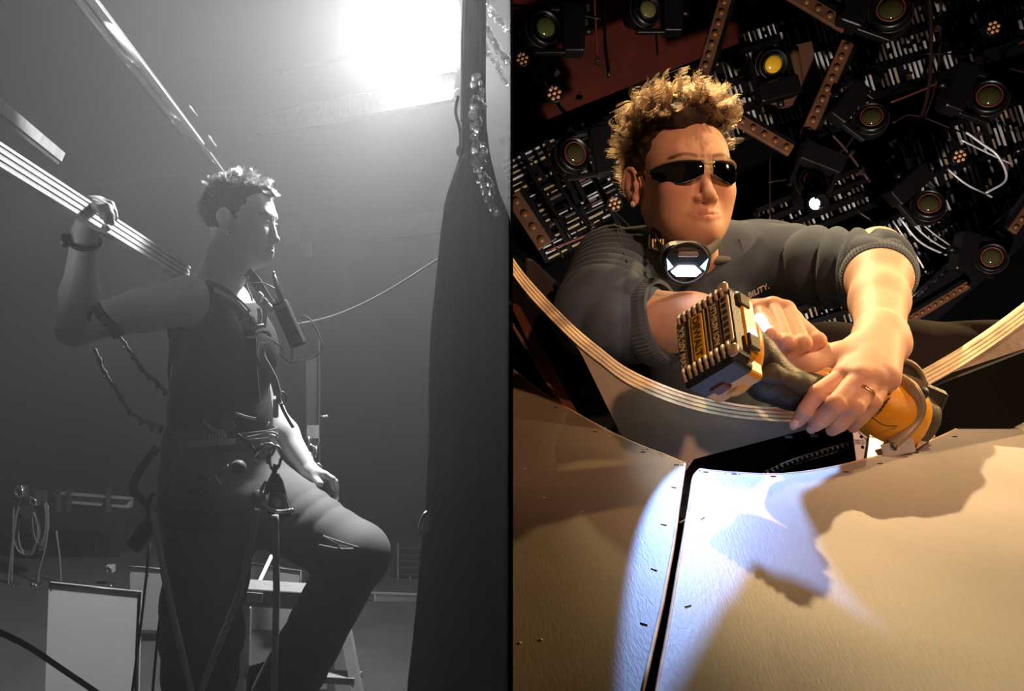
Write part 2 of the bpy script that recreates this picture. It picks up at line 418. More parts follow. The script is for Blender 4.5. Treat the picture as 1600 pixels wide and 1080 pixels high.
# cross bar under the lamp
A, B = P(716, 136, 2.75), P(405, 196, 4.3)
lamp('added_bar_fill', 'SPOT', (-0.9, 1.9, 1.9), 14, (1, 1, 1), P(600, 150, 3.2), spot_size=0.6, spot_blend=0.5, shadow_soft_size=0.05)  # added fill spot, lifts the cross bar out of the haze
b3 = thing('cross_bar', 'wide steel cross bar glaring white just below the work light', 'beam', (A+B)/2)
MB().bar(A, B, 0.03, 0.082).build('web', M['steel'], b3, bevel=0.002)
MB().bar(A+Vector((0, -.012, .044)), B+Vector((0, -.012, .044)), 0.045, 0.005).build('flange', M['glint'], b3)
MB().bar(A+Vector((0, -.012, -.044)), B+Vector((0, -.012, -.044)), 0.045, 0.005).build('flange', M['steel'], b3)
MB().box(A+Vector((.008, 0, -.01)), (0.022, 0.05, 0.12)).torus(A+Vector((.006, -.03, -.03)), (0, 1, 0), 0.014, 0.004).build('end_clamp', M['darksteel'], b3)
A, B = P(735, 40, 3.4), P(440, 112, 4.9)
b4 = thing('cross_bar', 'thin faint upper bar in the haze above the glaring cross bar', 'beam', (A+B)/2)
MB().bar(A, B, 0.02, 0.018).build('tube', M['steel'], b4)
MB().cyl(B+Vector((0, 0, 0)), B+Vector((-0.05, 0.05, 0.0)), 0.008, n=8).build('end_pin', M['darksteel'], b4)
A, B = P(700, 345, 3.6), P(500, 372, 5.0)
b5 = thing('cross_bar', 'low dim bar in the haze at head height beside the black drape', 'beam', (A+B)/2)
MB().bar(A, B, 0.03, 0.09).build('web', mat('haze_bar', g(0.06), 0.6), b5)
MB().bar(A+Vector((0, -.01, -.05)), B+Vector((0, -.01, -.05)), 0.05, 0.006).build('flange', M['darksteel'], b5)

# work light
wl = thing('work_light', 'blown-out white work light hanging at the top beside the drape', 'lamp', LAMP_P)
dirL = (P(430, 500, 1.6)-LAMP_P).normalized()
MB().lathe(LAMP_P-dirL*0.22, dirL, [(0, .05), (.04, .10), (.16, .145), (.20, .155), (.215, .155), (.205, .14)], 28).build('housing', M['darksteel'], wl)
MB().lathe(LAMP_P-dirL*0.012, dirL, [(0, .14), (.012, .14), (.03, .09), (.036, .02)], 28).build('lens', M['lens_l'], wl)
MB().tube([LAMP_P-dirL*.12+Vector((.15, 0, 0)), LAMP_P-dirL*.12+Vector((.15, 0, .25)), LAMP_P-dirL*.12+Vector((-.15, 0, .25)), LAMP_P-dirL*.12+Vector((-.15, 0, 0))], .008).build('yoke', M['darksteel'], wl)

# black drape at the divider
edge = [(728, -40), (724, 60), (722, 140), (722, 235), (712, 268), (697, 310), (690, 360), (683, 430), (674, 520), (671, 600), (671, 690), (666, 780), (658, 870), (651, 950), (645, 1010), (639, 1060), (634, 1130)]
redge = [(758, -40), (758, 60), (758, 140), (760, 200), (765, 240), (780, 300), (797, 340), (799.4, 380)]
def interp(tab, y):
    if y <= tab[0][1]: return tab[0][0]
    for (x0, y0), (x1, y1) in zip(tab, tab[1:]):
        if y <= y1: return x0+(x1-x0)*(y-y0)/(y1-y0)
    return tab[-1][0]
cv = thing('curtain', 'tall black drape hanging down the right side of the grey backstage scene', 'curtain', P(735, 1130, 2.0))
V = []; F = []; nu = 70; rows = list(range(-40, 1140, 12))
for y in rows:
    xl, xr = interp(edge, y), interp(redge, y)
    for i in range(nu+1):
        u = i/nu; px = xl+(xr-xl)*u; yd = 2.05+0.014*math.sin(u*13+0.6*math.sin(y/190))*min(1, u*6)*min(1, (1-u)*8)+0.003*math.sin(u*31+y/260)
        p = P(px, y, yd); V.append((min(p.x, -0.002), p.y, p.z))
for j in range(len(rows)-1):
    for i in range(nu): a = j*(nu+1)+i; F.append((a, a+1, a+nu+2, a+nu+1))
o = raw('drape', V, F, M['drape'], cv); sm = o.modifiers.new('s', 'SOLIDIFY'); sm.thickness = 0.004
MB().tube([P(interp(edge, y)-0.5, y, 2.045) for y in range(-40, 1140, 20)], 0.0016, 6).build('edge_cord', M['rope_l'], cv, label='pale cord running down the drape edge')
MB().tube([P(726, -40, 2.0), P(722, 60, 2.0), P(721, 190, 2.0)], 0.003, 6).build('edge_tape', M['glint'], cv)
MB().tube(spline([P(727, 240, 2.02), P(716, 262, 2.02), P(708, 300, 2.02), P(700, 330, 2.02)], 5), 0.0014, 6).build('stray_thread', M['rope_l'], cv)
for (x0, x1) in ((690, 720), (706, 735)):
    pass
hk = thing('drape_hook', 'small bright metal handle sticking out of the drape edge', 'hook', P(660, 818, 2.03))
MB().tube(spline([P(667, 800, 2.02), P(661, 806, 2.01), P(655, 824, 2.01), P(660, 833, 2.01)], 5), 0.0035, 8).build('grip', M['glint'], hk)
MB().bar(P(667, 798, 2.03), P(664, 832, 2.03), 0.01, 0.006, (0, 1, 0)).build('plate', M['darksteel'], hk)
lf = thing('curtain_tie', 'dark loop of cord hanging from the cross bar clamp at the drape', 'cord', P(722, 170, 2.1))
MB().tube(spline([P(716, 150, 2.06), P(712, 175, 2.06), P(719, 205, 2.06), P(719, 238, 2.06)], 5), 0.004, 6).build('cord', M['black'], lf)
MB().ball(P(718, 236, 2.05), (0.009, 0.009, 0.014)).build('knot', M['black'], lf)

# crystal strands
def strand(label, pts, seed, rr, parent_pt, wide=0):
    rnd = random.Random(seed)
    t = thing('crystal_strand', label, 'crystals', parent_pt, 'strands of crystals beside the drape')
    sp = spline(pts, 6)
    MB().tube(sp, 0.0008, 4).build('thread', M['rope_l'], t)
    L = 0; k = 0
    for a, b in zip(sp, sp[1:]):
        for q in range(1 if not wide else 2):
            p = a.lerp(b, rnd.random())+Vector((rnd.uniform(-1, 1)*wide, rnd.uniform(-1, 1)*.01, rnd.uniform(-.004, .004))); r = rnd.uniform(*rr)
            if p.x > -0.012: continue
            mb = MB().ball(p, (r, r, r*rnd.uniform(.8, 1.3)), 7, 5); mb.S = [False]*len(mb.S)
            mb.build('crystal', M['glass_l'] if rnd.random() < .7 else M['glint'], t)
strand('thick strand of clear crystals hanging down in front of the drape', [P(745, 118, 1.85), P(746, 175, 1.85), P(748, 225, 1.85), P(750, 265, 1.85), P(762, 300, 1.85), P(772, 335, 1.85)], 3, (.006, .0105), P(750, 230, 1.85), 0.013)
strand('upper bright string of crystals crossing the top corner by the divider', [P(757, -10, 2.3), P(770, 20, 2.3), P(782, 33, 2.3), P(797, 52, 2.3)], 5, (.006, .011), P(775, 20, 2.3))
strand('lower string of dull dark beads in the top corner by the divider', [P(759, 40, 2.3), P(768, 58, 2.3), P(780, 80, 2.3), P(790, 92, 2.3), P(798, 100, 2.3)], 6, (.006, .012), P(775, 70, 2.3))
strand('long drooping chain of dark oval beads right of the thick crystal strand', [P(757, 68, 2.35), P(764, 84, 2.35), P(778, 104, 2.35), P(786, 122, 2.35), P(797, 136, 2.35)], 8, (.006, .011), P(775, 100, 2.35))

# thin rope
MBr = MB().tube(spline([P(455, 508, 2.6), P(510, 497, 2.5), P(560, 478, 2.4), P(610, 452, 2.3), P(655, 424, 2.2), P(688, 403, 2.08)], 8), 0.0028, 6)
tag(MBr.build('rope', M['rope_l']), 'thin pale rope sagging from the drape edge toward the radio', 'rope')

# upright post with shackles
ps = thing('post', 'tall thin upright steel post behind the climber', 'post', P(489, 900, 3.3))
MB().bar(P(489, 560, 3.3), P(489, 1010, 3.3), 0.045, 0.03, (0, 1, 0)).build('tube', mat('post_grey', g(0.02), 0.6), ps)
MB().bar(P(499, 530, 3.28), P(499, 900, 3.28), 0.004, 0.01, (0, 1, 0)).build('edge_strip', M['darksteel'], ps)
MB().bar(P(489, 665, 3.26), P(489, 685, 3.26), 0.045, 0.006, (0, 1, 0)).build('bright_plate', M['steel'], ps)
MB().cyl(P(500, 651, 3.28), P(510, 651, 3.28), 0.004, n=8).ball(P(510, 651, 3.28), .008).build('bolt', M['glint'], ps)
sh = thing('chain_hoist', 'cluster of bright chain links and shackles on the upright post', 'chain', P(487, 710, 3.2))
for i, (x, y, ax) in enumerate(((482, 690, (1, .4, 0)), (492, 690, (0, 1, 0)), (484, 703, (0, 1, .2)), (493, 706, (1, .5, 0)), (482, 716, (0, 1, 0)), (490, 722, (1, .2, .3)), (496, 733, (0, 1, 0)))):
    MB().torus(P(x, y, 3.265), ax, 0.016, 0.005, 14, 6, 1.3).build('link', M['glint'], sh)
MB().lathe(P(484, 722, 3.25), (0, 0, -1), [(0, .01), (.01, .03), (.06, .034), (.08, .02)], 12).build('hook_block', M['darksteel'], sh)
# notes on the wall
for (x0, y0, x1, y1, lb) in ((437, 350, 469, 377, 'pale rectangular notice on the wall in front of the face'), (466, 381, 489, 403, 'fainter lower notice on the wall beyond the chin')):
    a = thing('wall_notice', lb, 'notice', P((x0+x1)/2, (y0+y1)/2, 5.1))
    MB().prism([P(x0, y0+1, 4.9), P(x1, y0-2, 4.9), P(x1, y1, 4.9), P(x0, y1-2, 4.9)], (0, .01, 0)).build('sheet', mat('notice', g(0.16), .7), a)
    MB().bar(P(x0, y1, 4.9), P(x1, y1, 4.9), .01, .01).build('clip', M['darksteel'], a)

# boards lower left
def board(label, q, Y, rail=None, parent=None):
    t = thing('board', label, 'board', P((q[2][0]+q[3][0])/2, q[2][1], Y))
    MB().prism([P(x, y, Y+dy) for (x, y, dy) in q], (0, .016, 0)).build('panel', M['white_l'], t, bevel=0.001)
    e = [P(x, y, Y+dy-.003) for (x, y, dy) in q]
    MB().tube([e[0], e[1]], .003, 6).build('top_edge', M['darksteel'], t); MB().tube([e[1], e[2]], .003, 6).build('side_edge', M['darksteel'], t)
    for (u, v) in ((.03, .02), (.95, .05), (.5, .03)):
        MB().cyl(e[0].lerp(e[1], u)-Vector((0, .002, v)), e[0].lerp(e[1], u)-Vector((0, -.004, v)), .003, n=6).build('screw', M['darksteel'], t)
    return t
board('large pale board leaning in the lower left corner', [(76, 911, 0), (219, 926, .1), (212, 1190, 0), (66, 1190, -.1)], 2.7)
board('upper narrow pale board standing behind the large one', [(202, 886, 0), (262, 890, 0), (262, 986, 0), (205, 984, 0)], 3.5)
board('lower narrow pale board behind the large one under the dark rail', [(205, 1001, 0), (262, 1001, 0), (262, 1150, 0), (205, 1150, 0)], 3.5)
board('pale board seen between the legs behind the ladder top', [(384, 880, 0), (470, 893, 0), (470, 1010, 0), (384, 1010, 0)], 3.6)
tag(MB().bar(P(200, 993, 3.48), P(300, 993, 3.48), .03, .035, (0, 1, 0)).build('rail', M['black']), 'dark horizontal rail between the two narrow pale boards', 'rail')
tag(MB().bar(P(370, 1018, 3.58), P(480, 1020, 3.58), .03, .03, (0, 1, 0)).build('rail', M['black']), 'dark horizontal rail low behind the stepladder', 'rail')

# things on the wall at the left
wsh = thing('wall_rail', 'pale horizontal rail on the wall left of the hip', 'rail', P(145, 780, 4.6))
MB().bar(P(88, 777, 4.6), P(205, 786, 4.6), .05, .05).build('bar', mat('rail_grey', g(.22), .6), wsh, bevel=.003)
MB().bar(P(88, 770, 4.57), P(205, 779, 4.57), .05, .006).build('lip', M['steel'], wsh)
for x in (92, 108, 170): MB().bar(P(x, 765, 4.55), P(x, 800, 4.55), .02, .02, (0, 1, 0)).build('bracket', M['darksteel'], wsh)
rnd = random.Random(2)
cb = mat('cable_grey', g(.13), .45)
for k, (cx, cy, rx, ry, lb) in enumerate(((42, 832, 17, 32, 'wide coil of cable hanging on the wall at the far left'), (64, 815, 11, 40, 'narrow long coil of cable right of the wide coil'))):
    t = thing('cable_coil', lb, 'cable', P(cx, cy, 4.4), 'coils of cable on the wall')
    for j in range(6):
        a, b_, ph = rx+rnd.uniform(-3, 3), ry+rnd.uniform(-6, 6), rnd.uniform(-3, 3)
        MB().tube([P(cx+ph+a*math.cos(2*PI*i/20), cy+ph+b_*math.sin(2*PI*i/20), 4.4+j*.012) for i in range(20)], .0045, 6, True).build('loop', cb, t)
    MB().box(P(cx, cy-ry, 4.38), (.05, .03, .06)).build('hook', M['darksteel'], t)
for k, pts in enumerate(([(22, 780), (20, 850), (18, 915)], [(32, 775), (22, 830), (14, 900), (10, 980)], [(75, 790), (72, 850), (60, 900), (62, 960)], [(88, 830), (94, 880), (95, 930)], [(12, 960), (30, 1010), (15, 1060), (30, 1100)], [(0, 1010), (20, 1050), (12, 1100)])):
    tag(MB().tube(spline([P(x, y, 4.3) for x, y in pts], 6), .005, 6).build('cable', cb), ['straight thin cable hanging left of the cable coils', 'curved cable falling past the left of the wide coil', 'cable dropping from the narrow coil toward the floor', 'short cable hanging between the coils and the pale board', 'looping cable low in the left corner', 'cable tail at the bottom left edge'][k], 'cable')
for k, (x, y, s_, lb) in enumerate(((30, 769, .05, 'small bright metal fitting above the wide cable coil'), (52, 784, .035, 'studded black connector box beside the coils'), (53, 917, .03, 'shiny ring connector on the dark wall right of the hanging cable'), (170, 890, .03, 'small white tag above the large pale board'), (20, 918, .018, 'small plug at the end of the straight hanging cable'), (172, 917, .02, 'glinting metal stub just above the large pale board'), (38, 955, .025, 'small dark clamp low on the left wall'), (44, 1045, .02, 'tiny glinting clip near the bottom left'))):
    t = thing('wall_fitting', lb, 'fitting', P(x, y, 4.25))
    p = P(x, y, 4.25)
    MB().box(p+Vector((0, .02, 0)), (s_*1.2, .03, s_*1.2)).build('plate', M['darksteel'] if k not in (3,) else M['white_l'], t, bevel=.003)
    MB().torus(p, (0.3, 1, .2), s_*.5, s_*.16, 12, 6).build('ring', M['glint'], t)
    for q in range(3): MB().ball(p+Vector((rnd.uniform(-1, 1)*s_*.7, -.01, rnd.uniform(-1, 1)*s_*.7)), s_*.14, 6, 4).build('stud', M['glint'], t)
bk = thing('dark_cabinet', 'tall dark equipment cabinet on the wall at the left', 'cabinet', P(130, 960, 4.8))
MB().box(P(110, 850, 4.95), (.62, .2, .5)).build('body', M['black'], bk, bevel=.004)
MB().box(P(110, 850, 4.84), (.55, .01, .42)).build('door', M['black'], bk)
MB().box(P(152, 850, 4.825), (.015, .02, .1)).build('handle', M['darksteel'], bk)
tag(MB().tube(spline([P(-30, 975, 1.75), P(40, 1008, 1.85), P(100, 1048, 1.95), P(170, 1095, 2.05)], 6), .0065, 8).build('cable', M['black']), 'thick black cable slanting across the bottom left corner in front', 'cable')
for pts, lb in (([(234, 850), (222, 960), (203, 1110)], 'thin dark cord hanging in front of the large board edge'), ([(258, 900), (246, 1000), (236, 1110)], 'thin dark cord hanging in front of the narrow boards'), ([(219, 925), (214, 1000), (212, 1100)], 'dark cord running down the right edge of the large board')):
    tag(MB().tube(spline([P(x, y, 2.45) for x, y in pts], 6), .004, 6).build('cord', M['black']), lb, 'cord')
bg = thing('round_base', 'round dark base on the floor below the narrow boards', 'base', P(228, 1078, 3.3))
MB().lathe(P(228, 1086, 3.3), (0, 0, 1), [(0, .10), (.02, .10), (.03, .03)], 20).build('disc', M['darksteel'], bg)
MB().cyl(P(228, 1080, 3.3), P(228, 1060, 3.3), .012).build('socket', M['darksteel'], bg)

# stepladder
ld = thing('stepladder', 'aluminium stepladder under the raised thigh', 'ladder', P(450, 1080, 2.75))
al = mat('aluminium', g(.38), .45, .4, var=.1)
MB().bar(P(366, 913, 2.72), P(545, 925, 2.72), .10, .008).build('top_tread', al, ld)
MB().bar(P(366, 932, 2.67), P(545, 944, 2.67), .012, .052).build('top_cap', mat('ladder_cap', g(.18), .4, .4), ld, label='dark front face of the ladder top with a faint warning label')
MB().bar(P(385, 933, 2.66), P(410, 935, 2.66), .004, .03).build('warning_label', mat('lab', g(.3), .6), ld)
for x0, x1, yy in ((379, 371, 2.68), (517, 520, 2.95)):
    MB().bar(P(x0, 945, yy), P(x1, 1250, yy-.03 if x0 < 400 else yy), .028, .03, (0, 1, 0)).build('rail', al, ld)
MB().bar(P(532, 940, 2.68), P(566, 1120, 2.55), .03, .032, (0, 1, 0)).build('rail', al, ld)
MB().bar(P(388, 948, 2.95), P(383, 1180, 3.1), .02, .02, (0, 1, 0)).build('rail', al, ld)
MB().bar(P(425, 868, 2.9), P(376, 972, 2.7), .012, .006, (0, 1, 0)).build('brace', al, ld)
MB().bar(P(372, 1050, 2.7), P(560, 1060, 2.6), .06, .02).build('tread', al, ld)
MB().bar(P(478, 880, 2.95), P(490, 900, 2.9), .02, .01, (0, 1, 0)).build('hinge', M['glint'], ld)
# rack and clear case at the right
rk = thing('equipment_rack', 'dark mesh-fronted rack against the drape at right', 'rack', P(640, 925, 4.4))
MB().box(P(640, 888, 4.5), (.17, .2, .27)).build('case', M['black'], rk, bevel=.004)
for i in range(7): MB().bar(P(622, 856+i*10, 4.38), P(659, 857+i*10, 4.38), .006, .006).build('grille_bar', M['darksteel'], rk)
for x in (622, 659): MB().bar(P(x, 848, 4.38), P(x, 925, 4.38), .008, .008, (0, 1, 0)).build('frame', mat('rackframe', g(.2), .5), rk)
MB().box(P(641, 905, 4.36), (.012, .01, .03)).build('latch', M['glint'], rk)
pc = thing('clear_case', 'clear-sided display case low against the drape', 'case', P(620, 1060, 4.0))
fr = mat('case_edge', g(.3), .4)
for a, b_ in (((570, 926), (652, 929)), ((583, 1058), (648, 1062)), ((586, 928), (586, 1058))):
    MB().bar(P(*a, 4.0), P(*b_, 4.0), .008, .008, (0, 1, 0.01)).build('frame', fr, pc)
MB().prism([P(586, 930, 4.0), P(650, 930, 4.0), P(648, 1058, 4.0), P(586, 1058, 4.0)], (0, .006, 0)).build('pane', M['plexi'], pc)
MB().prism([P(600, 985, 4.1), P(640, 950, 4.1), P(636, 1045, 4.1), P(604, 1045, 4.1)], (0, .1, 0)).build('backing_board', mat('backing', g(.3), .6), pc)

# ================================================================== colour set (right half): lighting rig above, plywood below
M['wall_r'] = mat('dark_red_ceiling', (0.16, 0.022, 0.008), 0.75, var=0.25, vscale=3)
M['blk'] = mat('black_metal', (0.0045, 0.004, 0.004), 0.38, spec=0.45)
M['blkm'] = mat('black_matt', (0.004, 0.0035, 0.0035), 0.9, spec=.2)
M['gloss'] = mat('gloss_black', (0.008, 0.008, 0.009), 0.15, spec=0.8)
M['slat'] = mat('bright_slat', (0.92, 0.90, 0.90), 0.3, 0.3, var=0.45, vscale=9)
M['slatw'] = mat('warm_slat', (0.75, 0.58, 0.33), 0.35, 0.4, var=0.35, vscale=9)
M['slatd'] = mat('dull_slat', (0.20, 0.15, 0.14), 0.4, 0.4, var=.3, vscale=9)
M['brown'] = mat('led_strip_brown', (0.13, 0.05, 0.018), 0.6, var=0.3, vscale=12)
M['lens'] = mat('dark_lens', (0.05, 0.045, 0.015), 0.08, spec=1.0, coat=0.6)
M['bead'] = mat('led_lens', (0.85, 0.42, 0.2), 0.15, spec=0.8, coat=.5)
M['amber'] = mat('amber_lens', (0.75, 0.42, 0.02), 0.2)
M['pipe'] = mat('rig_pipe', (0.06, 0.03, 0.024), 0.35, 0.4)
M['redpipe'] = mat('red_pipe', (0.16, 0.035, 0.02), 0.5)
M['chrome'] = mat('chrome', (0.8, 0.8, 0.8), 0.12, 1.0)
structure('floor.001', MB().box((2.4, 3.0, -0.05), (4.797, 7.8, 0.1)), M['blkm'])
structure('wall_right', MB().box((4.85, 3.0, 2.3), (0.1, 7.8, 4.8)), M['blkm'])
structure('ceiling.001', MB().box((2.4, 3.0, 4.75), (4.797, 7.8, 0.1)), M['blkm'])
structure('wall_rear', MB().box((2.4, 6.95, 2.3), (4.797, 0.1, 4.8)), M['blkm'])

RY = 5.0
def dirpx(a, b, Y=RY): return (P(*b, Y)-P(*a, Y)).normalized()
# red ceiling panel, top left
rp = thing('red_ceiling_panel', 'dark red ceiling panel filling the top left behind the lights', 'panel', P(950, 100, 6.5))
MB().prism([P(795, -60, 6.6), P(1330, -60, 6.6), P(1330, 20, 6.6), P(1180, 90, 6.6), P(795, 235, 6.6)], (0, .04, 0)).build('board', M['wall_r'], rp)
orange = mat('orange_wood', (0.30, 0.065, 0.018), 0.5, var=.4, vscale=4, stretch=(1, 1, 8))
MB().prism([P(800, 80, 6.55), P(800, 60, 6.55), P(862, 118, 6.55), P(840, 135, 6.55)], (0, .02, 0)).build('wood_strip', orange, rp)
MB().prism([P(935, 20, 6.55), P(990, -20, 6.55), P(1035, -20, 6.55), P(945, 38, 6.55)], (0, .02, 0)).build('wood_strip', orange, rp)
MB().prism([P(800, 100, 6.55), P(812, 90, 6.55), P(800, 130, 6.55)], (0, .02, 0)).build('wood_strip', orange, rp)

# long black truss beams running across
def beam(a, b, Y, w, h, m, label, hl=True, cat='beam', name='rig_beam'):
    t = thing(name, label, cat, (P(*a, Y)+P(*b, Y))/2)
    MB().bar(P(*a, Y), P(*b, Y), w, h, (0, 1, 0) if False else (0.2, 0, 1)).build('profile', m, t, bevel=.004)
    if hl:
        n_ = Vector((-(b[1]-a[1]), 0, -(b[0]-a[0]))).normalized(); q = n_*(-h*.5-.01)
        MB().tube([P(*a, Y-.03)+q, P(*b, Y-.03)+q], .010, 8).build('tube', M['gloss'], t)
    return t
beam((790, 245), (1620, -85), 5.3, .08, .20, M['blk'], 'wide black beam slanting up to the right behind the head')
beam((790, 262), (1000, 178), 5.1, .05, .05, M['gloss'], 'thin glossy tube just below the wide black beam')
beam((1150, 115), (1330, 40), 5.1, .05, .04, mat('grey_bar', (.15, .17, .2), .3, .5), 'thin grey-blue strip at the top right of the curls', False)
beam((1310, 130), (1620, 40), 5.2, .08, .26, M['blkm'], 'broad black bar crossing the upper right of the rig')
beam((1080, 470), (1620, 215), 5.45, .1, .16, M['blkm'], 'long black bar behind the left shoulder')
beam((1400, 520), (1620, 330), 4.6, .1, .16, M['gloss'], 'curved-edge glossy bar at lower right of the rig')
beam((790, 400), (1000, 560), 4.8, .08, .06, M['blkm'], 'black bar low at the far left behind the plywood rim')

# grilles of thin bright slats
def grille(label, c, along, n, step, length, seed, mix=.5, Y=5.05, group='slatted grilles of the rig'):
    "n slats stepping along px vector 'along', each crossing it"
    rnd = random.Random(seed); t = thing('slatted_grille', label, 'grille', P(*c, Y), group)
    ax = Vector((along[0], 0, -along[1])).normalized(); cr = Vector((-ax.z, 0, ax.x)); c0 = P(*c, Y)
    pxm = Y/FPX; L = length*pxm; st = step*pxm
    for i in range(n):
        o_ = ax*((i-(n-1)/2)*st); k = 0
        a0 = -L/2
        while a0 < L/2:
            l_ = min(rnd.uniform(.06, .24), L/2-a0+.02); 
            if rnd.random() < .86:
                p = c0+o_+cr*a0; q = c0+o_+cr*(a0+l_)
                w_ = st*rnd.uniform(.18, .42)
                MB().bar(p, q, w_, .012, (0, 1, 0)).build('slat', M['slatw'] if rnd.random() < mix*.5 else (M['slat'] if rnd.random() < .6 else M['slatd']), t)
            a0 += l_+rnd.uniform(.01, .05)
    for s_ in (-.5, -.17, .17, .5):
        p = c0+cr*(L*s_)+Vector((0, -.03, 0)); MB().bar(p-ax*(n*st/2), p+ax*(n*st/2), .03, .02, (0, 1, 0)).build('cross_bar', M['blk'], t)
    MB().prism([c0+ax*(n*st/2)*sx+cr*(L/2)*sy+Vector((0, .05, 0)) for sx, sy in ((-1, -1), (1, -1), (1, 1), (-1, 1))], (0, .02, 0)).build('backing', M['blkm'], t)
    return t
grille('bright slatted grille left of the curls below the black beam', (865, 300), (0.42, -1), 9, 0, 0, 1) if False else None
grille('brightest warm slatted grille left of the face', (872, 306), (.45, .89), 19, 9, 125, 11, .9)
grille('small slatted grille between the two left-hand bars', (938, 272), (.45, .89), 10, 9, 80, 12, .3)
grille('slatted grille just right of the curls', (1165, 150), (.96, -.3), 18, 8, 130, 13, .3)
grille('slatted grille inside the brown hexagon of strips', (1262, 118), (.95, -.3), 20, 8, 190, 14, .3)
grille('slatted grille at the top right above the broad black bar', (1410, 78), (.96, -.28), 26, 8, 120, 15, .2)
grille('slatted grille at the extreme top right corner', (1540, 28), (.96, -.28), 16, 9, 90, 16, .1)
grille('slatted grille right of the left shoulder', (1275, 325), (.93, -.38), 24, 7.5, 60, 17, .2)
grille('large slatted grille at the right edge', (1535, 285), (.93, -.3), 24, 8, 200, 18, .3)
grille('long slatted grille above the left elbow', (1425, 400), (.90, -.42), 26, 8, 130, 19, .15)
grille('dim slatted grille seen under the left sleeve', (1275, 488), (.95, -.3), 17, 8, 75, 20, .9)

# brown LED strips
def led_strip(a, b, w, label, Y=4.5):
    A, B = P(*a, Y), P(*b, Y); t = thing('led_strip', label, 'light', (A+B)/2, 'brown strips of small lenses in the rig')
    d = (B-A); L = d.length; d.normalize(); sd = Vector((-d.z, 0, d.x)); wm = w*Y/FPX
    MB().bar(A, B, wm, .03, (0, 1, 0)).build('housing', M['brown'], t, bevel=.006); ho_ = C.objects[-1]
    MB().bar(A+sd*wm*.62+Vector((0, .03, 0)), B+sd*wm*.62+Vector((0, .03, 0)), wm*.45, .07, (0, 1, 0)).build('side_rail', M['blk'], t, bevel=.004)
    n = max(4, int(L/(wm*.85)))
    for i in range(n):
        p = A+d*(L*(i+.5)/n)+Vector((0, -.017, 0))
        MB().lathe(p, (0, -1, 0), [(0, wm*.26), (.006, wm*.22), (.011, wm*.08)], 12).build('lens', mat_ledlens, ho_)
    return t
mat_ledlens = mat('strip_lens', (.19, .075, .025), .35, spec=.5)
led_strip((1138, -20), (1094, 128), 20, 'brown lens strip rising behind the curls to the top edge')
led_strip((1232, -12), (1322, 42), 22, 'brown lens strip at the top middle of the rig')
led_strip((1324, 66), (1258, 214), 21, 'long brown lens strip slanting down right of the amber light')
led_strip((1150, 186), (1236, 236), 20, 'brown lens strip starting at the forehead edge of the curls')
led_strip((800, 305), (852, 385), 26, 'brown lens strip at the left edge beside the warm grille')
led_strip((1395, 515), (1512, 445), 13, 'thin brown lens strip above the dark trouser leg')
led_strip((1580, 362), (1625, 300), 16, 'short brown lens strip at the right edge')

# moving head lights
def moving_head(c, r, ang, label, lit=None, Y=4.4, lens=None, body=None):
    c3 = P(*c, Y); R = r*Y/FPX; body = body or M['blk']
    t = thing('moving_head_light', label, 'light', c3, 'moving head stage lights in the rig')
    ax = Vector((math.cos(ang)*.45, -1, math.sin(ang)*.45)).normalized(); sd = Vector((math.cos(ang), 0, math.sin(ang))); bk_ = -ax
    MB().lathe(c3-ax*R*.2, bk_, [(-.0, R*.62), (-R*.25, R*.80), (-R*.28, R*.86), (0, R*.9), (R*.3, R*.98), (R*.9, R*.9), (R*1.6, R*.6), (R*1.7, R*.2)], 26).build('head', body, t); hd_ = bpy.data.objects[-1] if False else C.objects[-1]
    MB().lathe(c3, ax, [(0, R*.56), (R*.12, R*.5), (R*.2, R*.3), (R*.24, R*.02)], 24).build('lens', lens or M['lens'], hd_)
    MB().torus(c3+ax*R*.05, ax, R*.6, R*.045, 26, 6).build('lens_ring', M['redpipe'] if lens is None else M['blk'], hd_)
    MB().torus(c3-ax*R*.35, ax, R*.97, R*.035, 26, 6).build('head_band', M['pipe'], hd_)
    up = Vector((-sd.z, 0, sd.x)); ye = []
    for s_ in (-1, 1):
        MB().rbox(c3-ax*R*.6+up*(R*1.12*s_)+sd*R*.5, (R*1.7, R*.26, R*.5), R*.1, Matrix((sd, up, sd.cross(up))).transposed()).build('yoke_arm', body, t)
    MB().rbox(c3-ax*R*.6+sd*R*1.75, (R*1.1, R*2.5, R*1.3), R*.15, Matrix((sd, up, sd.cross(up))).transposed()).build('base', body, t); bs_ = C.objects[-1]
    MB().bar(c3-ax*R*.1+sd*R*1.5+up*R*1.1, c3-ax*R*.1+sd*R*1.5-up*R*1.1, R*.05, R*.05, (0, 1, 0)).build('trim_strip', M['pipe'], bs_)
    MB().cyl(c3-ax*R*.6+sd*R*2.3, c3-ax*R*.6+sd*R*2.75, R*.22, n=12).build('clamp', M['blk'], bs_)
    return t
moving_head((852, 42), 30, 0.0, 'moving head light at the top left on the red panel', lens=mat('green_lens', (.10, .12, .03), .1, spec=1))
moving_head((1012, 14), 27, 0.0, 'moving head light at the top above the curls', lens=mat('olive_lens', (.14, .13, .04), .1, spec=1))
moving_head((898, 240), 30, 0.15, 'moving head light left of the hair below the black beam')
moving_head((1362, 182), 27, 2.5, 'moving head light in the middle of the right rig')
moving_head((1546, 150), 30, 2.8, 'moving head light at the upper right')
moving_head((1392, 14), 34, 2.8, 'large moving head light at the top right edge')
moving_head((1452, 318), 27, 2.3, 'moving head light above the left sleeve cuff')
moving_head((1550, 402), 25, 2.9, 'moving head light at the lower right beside the curved bar')
moving_head((1208, 100), 26, -1.3, 'moving head light with an amber lens in a brown body', lens=M['amber'], body=M['blk'])
lit = moving_head((1272, 284), 28, 1.2, 'moving head light above the small bright white lamp')
